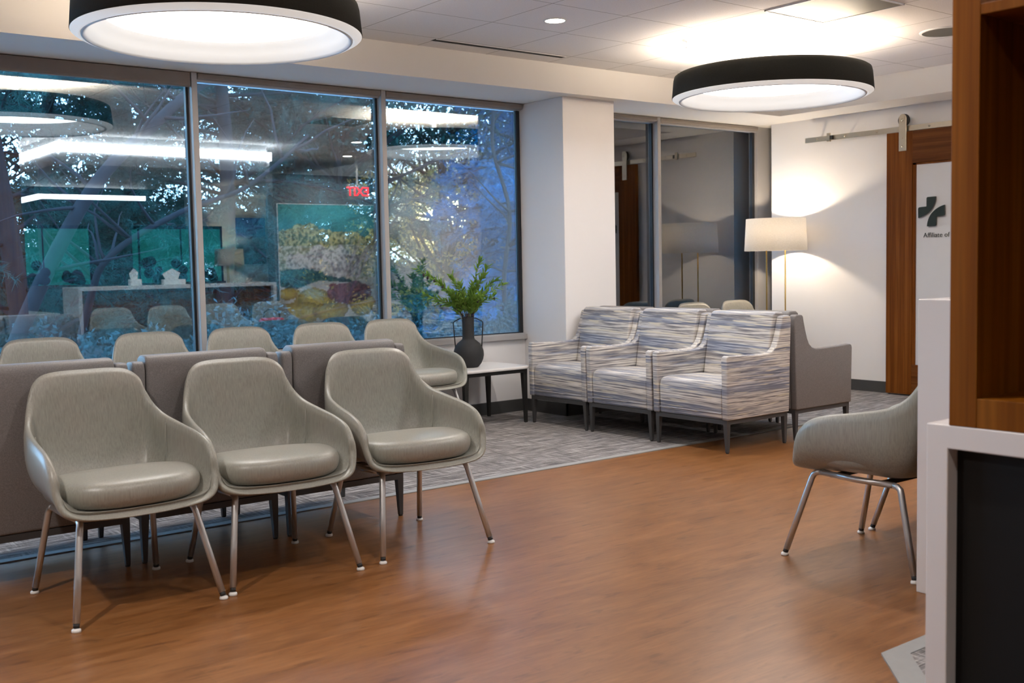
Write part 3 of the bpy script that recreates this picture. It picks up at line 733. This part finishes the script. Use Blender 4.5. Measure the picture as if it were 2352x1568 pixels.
# ------------------------------------------------------------------ floor lamp
LX, LY = 8.045, 6.315
t = thing('floor_lamp', 'floor lamp with white drum shade on two brass rods, lit beside the window', 'lamp', (LX, LY, 0.003))
bm = bmesh.new(); lathe(bm, [(.262, 1.545), (.266, 1.545), (.281, 1.255), (.277, 1.255), (.262, 1.545)], 96); obj('lamp_shade', bm, 'lampshade', t, True)
dvec = Vector((0.0, 1.0, 0))
q1, q2 = Vector((-.0, .105, 0)), Vector((0, -.105, 0))
bm = bmesh.new(); tube(bm, [q1+Vector((0, 0, .012)), q1+Vector((0, 0, 1.33)), Vector((0, 0, 1.335)), q2+Vector((0, 0, 1.33)), q2+Vector((0, 0, .012))], .0065, 10); obj('brass_frame', bm, 'brass', t, True)
bm = bmesh.new(); lathe(bm, [(0, 0), (.13, 0), (.13, .010), (.12, .014), (0, .014)], 40); obj('base', bm, 'brass', t, True)
bm = bmesh.new(); lathe(bm, [(0, 1.335), (.018, 1.335), (.018, 1.39), (0, 1.39)], 16); obj('socket', bm, 'brass', t, True)
bm = bmesh.new(); bmesh.ops.create_uvsphere(bm, u_segments=20, v_segments=12, radius=.030, matrix=Matrix.Translation((0, 0, 1.418))); obj('bulb', bm, emis('warm_bulb', (1, .82, .60), 650.0), t, True)
bm = bmesh.new(); tube(bm, [(-.270, 0, 1.30), (.270, 0, 1.30)], .002, 6); tube(bm, [(0, -.270, 1.30), (0, .270, 1.30)], .002, 6); obj('shade_spider', bm, 'brass', t)
dup(t, (7.80, -4.15, 0), 0.3, 'second floor lamp on the far side of the room, mirrored in the middle window')

# ------------------------------------------------------------------ reception desk
# low section: quartz waterfall slab on a black carcass
DX = 2.534
t = thing('low_desk', 'low white quartz desk with waterfall end and recessed black panel, right foreground', 'desk', (0, 0, 0))
bm = bmesh.new(); prism(bm, [(1.514, 0.0035), (1.514, .755), (-1.0, .755), (-1.0, .695), (1.455, .695), (1.455, 0.0035)], DX, 3.40, 'x'); obj('quartz_slab', bm, 'quartz', t, bevel=0.003)
obj('black_panel', B((DX+.045, 3.36, -1.0, 1.455, .0035, .695)), 'black', t)
# tall counter with waterfall end panel
t = thing('reception_counter', 'tall reception counter with white quartz end panel behind the wooden cabinet', 'counter', (0, 0, 0))
bm = bmesh.new(); prism(bm, [(3.43, 0.0), (3.43, 1.032), (5.66, 1.032), (5.66, 0), (5.62, 0), (5.62, .992), (3.47, .992), (3.47, 0)], 1.53, 2.085, 'y'); obj('quartz_top', bm, 'quartz', t, bevel=0.003)
obj('front_panel', B((3.47, 5.62, 1.60, 2.02, 0, .992)), 'wood', t)
# cabinet standing on the low desk
t = thing('wooden_cabinet', 'open amber wood shelf cabinet standing on the white desk at the right edge', 'cabinet', (DX, 0, .755))
D = .55
obj('side_panel', B((0, D, 1.381, 1.453, 0, 1.90)), 'woodshelf', t, bevel=0.0015)
obj('side_panel', B((0, D, .05, .122, 0, 1.90)), 'woodshelf', t, bevel=0.0015)
obj('shelf', B((0.001, D, .122, 1.381, 0, .073)), 'woodshelf', t, bevel=0.0015)
obj('shelf', B((0.001, D, .122, 1.381, 1.000, 1.026)), 'woodshelf', t, bevel=0.0015)
obj('back_panel', B((D, D+.012, .05, 1.453, 0, 1.026)), 'woodshelf', t)
# boxes and papers on the counter (seen mirrored in the window)
def tissue(x, y, w, d, h, label):
    t = thing('tissue_box', label, 'tissue box', (x, y, 1.032), radians(8), 'tissue boxes on the counter')
    obj('carton', B((-w/2, w/2, -d/2, d/2, 0, h)), 'paper', t, bevel=.003)
    bm = bmesh.new(); prism(bm, [(-w*.35, h-.005), (w*.2, h-.005), (w*.32, h+.07), (-.01, h+.12), (-w*.5, h+.06)], -.004, .004, 'y'); obj('tissue', bm, 'paper', t)
tissue(4.55, 1.80, .24, .12, .06, 'white tissue box with a tall tissue on the counter, mirrored in the window')
tissue(4.12, 1.80, .12, .12, .07, 'small cube tissue box on the counter, mirrored in the window')
t = thing('red_handbag', 'small red handbag resting on a chair by the counter, mirrored in the window', 'bag', (5.40, 2.47, .470), radians(10))
bm = bmesh.new(); prism(bm, [(-.15, 0), (.15, 0), (.135, .15), (.11, .17), (-.11, .17), (-.135, .15)], -.045, .045, 'y'); obj('bag_body', bm, 'red', t, bevel=.012)
bm = bmesh.new(); tube(bm, [(-.09, 0, .165), (-.085, 0, .23), (-.04, 0, .262), (.04, 0, .262), (.085, 0, .23), (.09, 0, .165)], .006, 8); obj('handle', bm, 'rubber', t, True)

# dropped soffit with linear LED band over the desk, and an L shaped linear pendant
t = thing('desk_canopy', 'dropped white canopy over the reception desk with a glowing LED band', 'canopy', (0, 0, 0))
bm = B((3.42, 5.85, -1.6, 1.62, 2.34, 2.47)); obj('canopy_body', bm, 'whitering', t)
bm = B((3.40, 5.87, 1.60, 1.64, 2.47, 2.57), (3.40, 3.44, -1.6, 1.64, 2.47, 2.57), (5.83, 5.87, -1.6, 1.64, 2.47, 2.57)); obj('led_band', bm, 'cove', t)
bm = B((3.44, 5.83, -1.6, 1.60, 2.57, 2.655)); obj('canopy_upper', bm, 'whitering', t)
t = thing('linear_pendant', 'L shaped linear pendant light behind the desk, mirrored in the window', 'pendant light', (0, 0, 0))
obj('led_bar', B((4.2, 5.6, -1.95, -1.88, 2.20, 2.26), (4.13, 4.20, -3.2, -1.88, 2.20, 2.26)), 'cove', t)
obj('cable', B((5.55, 5.553, -1.92, -1.917, 2.26, CEIL), (4.16, 4.163, -3.1, -3.097, 2.26, CEIL), (4.16, 4.163, -1.92, -1.917, 2.26, CEIL)), 'blackmetal', t)

struct('wall_back_white', B((7.25, 9.1, -4.6, -4.50, 0, CEIL)), 'wall')
struct('wall_back_column', B((8.72, 9.1, -4.5, -4.2, 0, CEIL)), 'darkwall')
t = thing('blue_painting', 'tall blue and grey seascape painting on the far wall, mirrored in the middle window', 'painting', (8.40, -4.497, 1.69))
MAT['seapaint'] = None
def sea():
    m, nt, b, o = nm('seascape_paint'); tc = N(nt, 'ShaderNodeTexCoord'); sp = N(nt, 'ShaderNodeSeparateXYZ'); nt.links.new(tc.outputs['Object'], sp.inputs[0])
    f = noise(nt, coords(nt, (3, 3, 9)), 1, 3); h = math_(nt, 'ADD', math_(nt, 'ADD', math_(nt, 'MULTIPLY', sp.outputs['Z'], 1.15), .5), math_(nt, 'MULTIPLY', math_(nt, 'SUBTRACT', f, .5), .35))
    nt.links.new(ramp(nt, h, [(0, (.10, .13, .13)), (.35, (.16, .20, .22)), (.5, (.35, .45, .55)), (.62, (.08, .18, .42)), (1, (.03, .10, .40))]), b.inputs['Base Color']); return m
MAT['seapaint'] = sea()
obj('canvas', B((-.28, .28, 0.002, .028, -.41, .41)), 'seapaint', t)
MAT['tealwater'] = emis('backlit_tank_water', (.02, .42, .36), .30)
MAT['rock'] = simple('dark_tank_rock', (.02, .045, .04), .9, var=.4)
MAT['tankglass'] = MAT['glass']
t = thing('fish_tank', 'teal lit fish tank on a dark stand behind the desk, mirrored in the left window', 'aquarium', (6.95, -4.2, 0)); tank = t
obj('stand', B((-.72, .72, -.25, .25, 0, 1.0)), 'darkwall', t)
obj('water', B((-.70, .70, -.20, .12, 1.0, 1.88)), 'tealwater', t)
obj('tank_frame', B((-.72, .72, -.22, .16, 1.88, 1.93), (-.72, -.70, .12, .16, 1.0, 1.9), (.70, .72, .12, .16, 1.0, 1.9), (-.01, .01, .12, .14, 1.0, 1.9)), 'black', t)
bm = bmesh.new(); rr_ = random.Random(4)
for k_ in range(26):
    x_ = rr_.uniform(-.62, .62); h_ = .62*abs(sin(x_*4+1))*rr_.uniform(.4, 1)
    bmesh.ops.create_icosphere(bm, subdivisions=2, radius=rr_.uniform(.05, .10), matrix=Matrix.Translation((x_, .16, 1.05+h_*rr_.random())))
obj('rockwork', bm, 'rock', t)
dup(tank, (4.75, -4.2, 0), 0, 'fish tank mirrored at the left edge of the leftmost window')

# mural panel with a painted garden (generic), on the wall that the middle window mirrors
def mural():
    nx, nz = 170, 110
    x0, x1, z0, z1 = 6.60, 8.34, .42, 2.05
    us = np.linspace(0, 1, nx); ws = np.linspace(0, 1, nz)
    verts = [(x0+(x1-x0)*u, .272, z0+(z1-z0)*w) for w in ws for u in us]
    faces = [(j*nx+i, j*nx+i+1, (j+1)*nx+i+1, (j+1)*nx+i) for j in range(nz-1) for i in range(nx-1)]
    cols = []
    def mix(a, b, t): t = max(0, min(1, t)); return tuple(a[i]*(1-t)+b[i]*t for i in range(3))
    for w in ws:
        for u in us:
            n1 = mnoise.fractal(Vector((u*7, w*7, 1.3)), 1, 2, 5); n2 = mnoise.fractal(Vector((u*45, w*40, 4.7)), 1, 2, 3); n3 = mnoise.noise(Vector((u*4, w*3, 9)))
            c = mix((.02, .16, .20), (.05, .27, .27), w+n1*.5)
            if w < .80+.05*n1+.04*sin(u*7): c = mix((.10, .12, .03), (.55, .50, .22), .5+n2*1.5)
            if w < .66+.05*n3: c = mix((.30, .30, .18), (.75, .72, .60), .5+n2*1.6)
            d = sqrt(((u-.42)/.34)**2+((w-.52)/.13)**2)+.35*n1
            if d < 1: c = mix((.30, .28, .28), (.78, .74, .72), .6+n2*1.4)
            if w < .42+.04*n1+.05*sin(u*5+1): c = mix((.02, .07, .08), (.10, .20, .16), .5+n2)
            if w < .34+.05*n3+.05*(u-.3): c = mix((.5, .5, .48), (.80, .78, .74), .5+n1)
            for (cu, cw, ru, rw) in ((.30, .20, .20, .10), (.16, .10, .16, .10), (.45, .10, .16, .08), (.72, .14, .12, .09), (.08, .26, .10, .05)):
                d = ((u-cu)/ru)**2+((w-cw)/rw)**2+.5*n1
                if d < 1: c = mix((.72, .55, .12), (.28, .20, .05), d*.9+n2*.3)
            d = ((u-.58)/.20)**2+((w-.25)/.09)**2+.6*n1
            if d < 1: c = mix((.34, .14, .15), (.14, .07, .09), .4+n2*1.2)
            cols.append((*c, 1))
    me = bpy.data.meshes.new('mural_face'); me.from_pydata(verts, [], faces)
    ca = me.color_attributes.new('paint', 'FLOAT_COLOR', 'POINT'); ca.data.foreach_set('color', np.array(cols, 'f').ravel())
    m, nt, b, o = nm('mural_paint'); a = N(nt, 'ShaderNodeAttribute'); a.attribute_name = 'paint'
    nt.links.new(a.outputs['Color'], b.inputs['Base Color']); b.inputs['Roughness'].default_value = .6
    me.materials.append(m); t = thing('garden_mural', 'large painted garden mural on the inner wall, mirrored in the middle window', 'mural', (0, 0, 0))
    fo = bpy.data.objects.new('mural_face', me); COL.objects.link(fo); fo.parent = t
    obj('mural_board', B((6.59, 8.35, .256, .271, .41, 2.06)), 'whiteplastic', t)
mural()
# exit sign hanging near the mural
t = thing('exit_sign', 'red lettered exit sign hung from the ceiling, mirrored in the middle window', 'sign', (7.55, .75, 2.20))
obj('sign_body', B((-.16, .16, -.02, .02, -.10, .10)), 'ventgrey', t, bevel=.004)
obj('sign_stem', B((-.01, .01, -.01, .01, .10, CEIL-2.20)), 'whiteplastic', t)
fc = bpy.data.curves.new('exit_lettering', 'FONT'); fc.body = 'EXIT'; fc.size = .17; fc.extrude = .002; fc.offset = .003; fc.align_x = 'CENTER'; fc.align_y = 'CENTER'; fc.materials.append(MAT['exitred'])
fo = bpy.data.objects.new('exit_lettering', fc); COL.objects.link(fo); fo.parent = t; fo.location = (0, .0235, 0); fo.rotation_euler = (pi/2, 0, pi); to_mesh(fo)

# ------------------------------------------------------------------ outside: ground, trees, shrubs
struct('ground', B((-30, 60, 16.0, 70, -.6, -.35)), 'ground')
MAT['bounce_ground'] = simple('pale_bounce_ground', (.76, .77, .78), .9, var=.15, scale=20)
struct('ground_bounce', B((-12, 30, 7.1, 16.0, -.6, -.35)), 'bounce_ground')  # unseen pale ground added to bounce sky light up to the soffit
def mesh_np(name, V, Fc, mat, parent=None):
    me = bpy.data.meshes.new(name); nV, nF = len(V), len(Fc); k = Fc.shape[1]
    me.vertices.add(nV); me.vertices.foreach_set('co', V.astype('f').ravel())
    me.loops.add(nF*k); me.loops.foreach_set('vertex_index', Fc.astype('i').ravel())
    me.polygons.add(nF); me.polygons.foreach_set('loop_start', np.arange(0, nF*k, k, dtype='i')); me.polygons.foreach_set('loop_total', np.full(nF, k, 'i'))
    me.update(); me.materials.append(MAT[mat])
    o = bpy.data.objects.new(name, me); COL.objects.link(o)
    if parent: o.parent = parent
    return o
def needles(centres, dirs, per, L, w, spread):
    n = len(centres); C = np.repeat(centres, per, 0); D = np.repeat(dirs, per, 0)
    d = D*0.55 + rng.normal(size=C.shape)*spread; d /= np.linalg.norm(d, axis=1)[:, None]
    s = np.cross(d, rng.normal(size=C.shape)); s /= np.linalg.norm(s, axis=1)[:, None]
    l = (L*rng.uniform(.6, 1.2, len(C)))[:, None]
    C = C + rng.normal(size=C.shape)*.02
    V = np.stack([C - s*w, C + s*w, C + d*l], 1).reshape(-1, 3)
    return V, np.arange(len(V)).reshape(-1, 3)
def leaves_np(centres, size):
    n = len(centres); d = rng.normal(size=(n, 3)); d /= np.linalg.norm(d, axis=1)[:, None]
    s = np.cross(d, rng.normal(size=(n, 3))); s /= np.linalg.norm(s, axis=1)[:, None]
    sz = (size*rng.uniform(.6, 1.3, n))[:, None]
    V = np.stack([centres-d*sz, centres+s*sz*.45, centres+d*sz, centres-s*sz*.45], 1).reshape(-1, 3)
    return V, np.arange(len(V)).reshape(-1, 4)
def pine(name, seed, mat, nbr, zlo, H, blen, per=17, droop=.1, nl=.13):
    r = random.Random(seed); t = bpy.data.objects.new(name, None); COL.objects.link(t)
    bm = bmesh.new(); lean = Vector((r.uniform(-.06, .06), 0, 1))
    tr = [lean*z + Vector((.10*sin(z*.9+seed), .08*cos(z*1.1), 0)) for z in [float(v_) for v_ in np.linspace(-.4, H, 9)]]
    tube(bm, tr, [.115*(1-.8*i/8)+.02 for i in range(9)], 9)
    cs, ds = [], []
    for i in range(nbr):
        z = r.uniform(zlo, H*.97); a = r.uniform(0, 2*pi); L = blen*(1-.55*z/H)*r.uniform(.7, 1.2)
        base = Vector((tr[0].lerp(tr[-1], (z+.4)/(H+.4))))
        dv = Vector((cos(a), sin(a), r.uniform(-.05, .5)))
        pts = [base]
        for k in range(1, 7):
            dv = (dv + Vector((r.uniform(-.22, .22), r.uniform(-.22, .22), r.uniform(-.14, .14)-droop*.3))).normalized(); pts.append(pts[-1]+dv*L/6)
        tube(bm, pts, [.030*(1-.85*k/6)*(L/blen)+.004 for k in range(7)], 5)
        for k in range(2, 7):
            for q in range(5):
                tw = (dv + Vector((r.uniform(-1, 1), r.uniform(-1, 1), r.uniform(-.5, .6)))).normalized(); tl = r.uniform(.25, .75)*(1.15-k*.08)
                st = pts[k-1].lerp(pts[k], r.random()); en = st+tw*tl
                tube(bm, [st, st.lerp(en, .5)+Vector((0, 0, .03)), en], [.010, .007, .003], 3)
                for m_ in range(5):
                    f = .3+.75*m_/4; cs.append(st.lerp(en, f)); ds.append(tw)
    wd = obj('trunk_and_branches', bm, 'bark', t, True)
    V, Fc = needles(np.array(cs), np.array(ds), per, nl, .0036, .6)
    nd = mesh_np('needles', V, Fc, mat, t); nd['kind'] = 'stuff'
    return t
def cp(t, loc, rz, sc, label, cat='tree', group='pine trees outside the windows'):
    r = t.copy(); COL.objects.link(r); r.location = loc; r.rotation_euler = (0, 0, rz); r.scale = (sc, sc, sc)
    for ch in kids(t): c = ch.copy(); COL.objects.link(c); c.parent = r
    tag(r, label, cat, group); return r
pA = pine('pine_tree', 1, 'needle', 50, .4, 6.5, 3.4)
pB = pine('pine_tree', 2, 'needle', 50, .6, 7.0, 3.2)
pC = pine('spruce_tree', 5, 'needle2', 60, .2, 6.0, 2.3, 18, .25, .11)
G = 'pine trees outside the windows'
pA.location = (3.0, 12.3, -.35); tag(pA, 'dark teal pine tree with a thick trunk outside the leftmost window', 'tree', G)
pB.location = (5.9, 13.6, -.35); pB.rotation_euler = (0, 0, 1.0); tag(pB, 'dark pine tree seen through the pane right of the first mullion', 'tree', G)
pC.location = (11.35, 13.2, -.35); tag(pC, 'spruce coloured with the blue dusk light, outside the pane beside the white column', 'tree', 'spruces outside')
spots = [(pB, (1.0, 14.5), 2.2, 1.05, 'pine far left outside, cut off by the picture edge'), (pA, (4.4, 16.2), 4.0, 1.0, 'pine behind the first mullion in the second row of trees'),
         (pA, (8.2, 16.2), 1.6, 1.0, 'pine left of the low sun in the third pane'), (pB, (6.9, 19.5), 3.2, 1.1, 'tall pine in the back row behind the middle pane'),
         (pB, (16.9, 19.5), 5.0, 1.0, 'pine in the back row behind the dusk tinted spruce'), (pA, (3.0, 19.0), 5.2, 1.1, 'back row pine behind the leftmost window'),
         (pA, (15.6, 14.6), 2.9, 1.0, 'pine outside the narrow pane right of the column'), (pB, (18.5, 16.0), .4, 1.05, 'pine outside the pane that mirrors the lamp'),
         (pA, (10.3, 20.5), 1.1, 1.0, 'pine in the back row left of the low sun'), (pB, (9.7, 17.2), 2.9, 1.1, 'tall pine standing just left of the sun tinted trees'), (pB, (12.3, 24.0), .7, 1.0, 'far pine in the last row behind the sun')]
for tr_, (x, y), rz, sc, lb in spots: cp(tr_, (x, y, -.35), rz, sc, lb)
cp(pC, (14.4, 16.8, -.35), 2.0, 1.1, 'second dusk tinted spruce further back to the right of the first', 'tree', 'spruces outside')

# broad distant trees with fine foliage
def leafy(name, seed, mat, n, H, rx, size, cz=None, rz=None):
    r = random.Random(seed); t = bpy.data.objects.new(name, None); COL.objects.link(t); bm = bmesh.new()
    tube(bm, [(0, 0, -.2), (.05, 0, 1.2), (.0, .05, 2.6), (.1, 0, H*.85)], [.12, .10, .07, .02], 7)
    for i in range(34):
        p = Vector((0, 0, r.uniform(.8, H*.8))); d = Vector((r.uniform(-1, 1), r.uniform(-1, 1), r.uniform(.1, .9))).normalized(); q = [p]
        for k in range(6): d = (d+Vector((r.uniform(-.3, .3), r.uniform(-.3, .3), r.uniform(-.15, .2)))).normalized(); q.append(q[-1]+d*rx*.2)
        tube(bm, q, [.035*(1-k/7.5) for k in range(7)], 4)
    obj('trunk_and_branches', bm, 'bark', t)
    P = rng.uniform(-1, 1, (n*3, 3)); rr = np.linalg.norm(P, axis=1); P = P[rr < 1]
    q = np.sin(P[:, 0]*9+seed)*np.sin(P[:, 2]*11+2*P[:, 1])+.8*np.sin(P[:, 0]*23+P[:, 2]*17)*np.sin(P[:, 1]*13+P[:, 2]*21+seed)
    P = P[q > rng.uniform(-1.5, .7, len(q))][:n]
    C = P*np.array([rx, rx, rz or H*.5]) + np.array([0, 0, cz or H*.5])
    V, Fc = leaves_np(C, size); f = mesh_np('foliage', V, Fc, mat, t); f['kind'] = 'stuff'; return t
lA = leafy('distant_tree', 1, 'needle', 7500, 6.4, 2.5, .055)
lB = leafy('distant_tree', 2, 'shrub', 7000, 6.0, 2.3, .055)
lG = leafy('sun_tinted_tree', 3, 'sunleaf', 3000, 4.2, 1.7, .05)
lU = leafy('dusk_tinted_tree', 4, 'needle2', 13000, 5.6, 1.8, .05)
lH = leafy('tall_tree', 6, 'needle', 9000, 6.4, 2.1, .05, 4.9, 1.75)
lH.location = (10.9, 15.7, -.35); tag(lH, 'tall tree with a high dark crown above the low sun in the third pane', 'tree', 'high crowned trees')
GD = 'leafy trees far behind the pines'
lA.location = (5.0, 24, -.35); tag(lA, 'fine leaved tree far behind the leftmost window', 'tree', GD)
lB.location = (8.6, 25, -.35); tag(lB, 'fine leaved tree far behind the first mullion', 'tree', GD)
lG.location = (12.45, 18.2, -.35); tag(lG, 'tree with the low sun glow put in its leaf colour, in the third pane', 'tree', 'sun tinted trees by the sun')
lU.location = (12.5, 15.4, -.35); tag(lU, 'tree coloured with the blue dusk light, outside the pane beside the white column', 'tree', 'spruces outside')
for i, (tr_, x, y, rz, lb) in enumerate([(lA, 11.6, 23.5, 1, 'fine leaved tree far behind the middle pane'), (lB, 14.2, 25.5, 2, 'fine leaved tree far behind, left of the sun'), (lA, 19.0, 25.0, 3, 'fine leaved tree far behind, right of the sun'),
        (lB, 22.0, 24, 4, 'fine leaved tree far behind the column'), (lA, 25.5, 23, 5, 'fine leaved tree far behind the narrow pane'), (lB, 28.5, 24, .5, 'fine leaved tree far behind the lamp pane'), (lA, 7.0, 21.0, 1.5, 'fine leaved tree between the back pines, left part'),
        (lA, 2.6, 22.5, 3.5, 'fine leaved tree far behind at the left picture edge'), (lB, 5.2, 19.0, 4.5, 'fine leaved tree behind the first pines'), (lA, 13.4, 27.5, .9, 'tall fine leaved tree in the very last row near the sun'), (lB, 16.4, 20.6, 5.5, 'fine leaved tree right of the sun tinted ones')]):
    cp(tr_, (x, y, -.35), rz, 1.0, lb, 'tree', GD)
cp(lH, (8.4, 14.9, -.35), 2.2, 1.0, 'tall tree with a high dark crown behind the second mullion', 'tree', 'high crowned trees')
cp(lG, (14.6, 19.8, -.35), 2, 1.0, 'sun tinted tree just right of the low sun', 'tree', 'sun tinted trees by the sun')

# big leaning oak limbs in front of the left panes
def limb(name, pts, r0_, r1_, label):
    bm = bmesh.new(); c = catmull(pts, 6); n = len(c); tube(bm, c, [r0_+(r1_-r0_)*i/n for i in range(n)], 8)
    r = random.Random(len(label))
    for k in range(16):
        i = r.randrange(n//4, n-1); st = c[i]; d = Vector((r.uniform(-1, 1), r.uniform(-.6, .6), r.uniform(-.2, 1))).normalized()
        p = [st]
        for q in range(5): d = (d+Vector((r.uniform(-.3, .3), r.uniform(-.3, .3), r.uniform(-.2, .25)))).normalized(); p.append(p[-1]+d*r.uniform(.12, .28))
        tube(bm, p, [.020-.0035*j for j in range(6)], 5)
    o_ = obj(name, bm, 'bark', None, True); tag(o_, label, 'tree', 'bare leaning trees outside'); return o_
limb('bare_tree', [(1.9, 9.4, -.4), (2.4, 9.6, .8), (3.05, 9.8, 1.9), (3.65, 9.9, 2.5), (4.2, 10.0, 2.95), (4.9, 10.1, 3.2)], .075, .035, 'bare trunk leaning up to the right outside the leftmost window')
limb('bare_tree', [(2.9, 10.6, -.4), (3.2, 10.5, .9), (3.4, 10.4, 1.35), (4.1, 10.5, 1.75), (4.9, 10.6, 2.05), (5.6, 10.6, 2.6)], .042, .018, 'thin bare tree with a low branch behind the first mullion')
limb('bare_tree', [(9.0, 11.5, -.4), (9.0, 11.6, .9), (9.2, 11.7, 1.9), (9.0, 11.8, 2.9), (9.3, 11.8, 4.0)], .035, .02, 'thin upright bare tree just right of the low sun')
# shrub bank
def bank(name, pts, mat, n, size, label, cat, group=None):
    C = []
    for (x, y, z, rx, ry, rz_) in pts:
        m_ = int(n); d = rng.normal(size=(m_, 3)); d /= np.linalg.norm(d, axis=1)[:, None]; r = rng.uniform(.55, 1.0, m_)[:, None]**.5
        C.append(d*r*np.array([rx, ry, rz_])*(1+.18*np.sin(d[:, :1]*9+x)) + np.array([x, y, z]))
    V, Fc = leaves_np(np.concatenate(C), size); o_ = mesh_np(name, V, Fc, mat); tag(o_, label, cat, group, 'stuff'); return o_
r = random.Random(9)
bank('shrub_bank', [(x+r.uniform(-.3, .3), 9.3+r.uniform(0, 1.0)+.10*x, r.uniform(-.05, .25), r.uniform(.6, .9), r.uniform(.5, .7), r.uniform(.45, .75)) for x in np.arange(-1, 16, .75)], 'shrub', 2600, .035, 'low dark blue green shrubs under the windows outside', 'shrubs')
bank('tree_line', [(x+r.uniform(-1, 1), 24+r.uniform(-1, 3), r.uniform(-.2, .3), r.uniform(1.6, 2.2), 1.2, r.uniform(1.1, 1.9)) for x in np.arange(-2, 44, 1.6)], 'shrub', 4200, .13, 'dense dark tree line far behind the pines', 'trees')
bank('sun_tinted_foliage', [(9.6, 15.6, 1.0, 1.3, .7, .8), (10.9, 15.4, .7, 1.0, .6, .7), (9.6, 15.8, 2.0, .7, .5, .9), (11.6, 15.6, 1.7, .6, .5, .9), (10.7, 15.9, 2.5, .8, .4, .4)], 'sunleaf', 600, .045, 'leaves with the low sun glow put in their colour, outside the third pane', 'foliage')

# ------------------------------------------------------------------ world and sun
sd = (rt2*((1027-1176)/F_PX) - up2*((497-784)/F_PX) + fw).normalized()
SL = bpy.data.lights.new('low_sun', 'SUN'); SL.energy = 2.6; SL.angle = radians(1.5); SL.color = (1.0, .72, .34)
so = bpy.data.objects.new('low_sun', SL); COL.objects.link(so); so.rotation_euler = sd.to_track_quat('Z', 'Y').to_euler(); so.location = (12, 18, 3)
w = bpy.data.worlds.new('sky'); scene.world = w; w.use_nodes = True; nt = w.node_tree; nt.nodes.clear()
out = N(nt, 'ShaderNodeOutputWorld'); bg = N(nt, 'ShaderNodeBackground'); nt.links.new(bg.outputs[0], out.inputs[0])
tc = N(nt, 'ShaderNodeTexCoord')
sp = N(nt, 'ShaderNodeSeparateXYZ'); nt.links.new(tc.outputs['Generated'], sp.inputs[0])
sky = ramp(nt, math_(nt, 'ADD', math_(nt, 'MULTIPLY', sp.outputs['Z'], 0.5), 0.5), [(0.0, (.02, .05, .08)), (0.49, (.05, .12, .18)), (0.51, (.46, .70, .92)), (0.60, (.38, .64, 1.0)), (1.0, (.26, .52, 1.0))])
dp = N(nt, 'ShaderNodeVectorMath', operation='DOT_PRODUCT'); nt.links.new(tc.outputs['Generated'], dp.inputs[0]); dp.inputs[1].default_value = sd
def lobe(width, amp):
    e = math_(nt, 'MULTIPLY', math_(nt, 'SUBTRACT', dp.outputs['Value'], 1.0), 1.0/(1-cos(radians(width))))
    return math_(nt, 'MULTIPLY', math_(nt, 'EXPONENT', e), amp)
g1 = mixc(nt, 1, N(nt, 'ShaderNodeRGB').outputs[0], (0, 0, 0)) if False else None
def scaled(col, f):
    v = N(nt, 'ShaderNodeVectorMath', operation='SCALE'); v.inputs[0].default_value = col; nt.links.new(f, v.inputs['Scale']); return v.outputs[0]
def addv(a, b_):
    v = N(nt, 'ShaderNodeVectorMath', operation='ADD'); nt.links.new(a, v.inputs[0]); nt.links.new(b_, v.inputs[1]); return v.outputs[0]
warm = mixc(nt, math_(nt, 'MINIMUM', lobe(4.5, 1.25), 1.0), sky, (.062, .032, .009))
tot = addv(warm, addv(scaled((1, .80, .42), lobe(0.8, 6)), scaled((1, .60, .20), lobe(3.4, .11))))
nt.links.new(tot, bg.inputs[0]); bg.inputs[1].default_value = 14.0
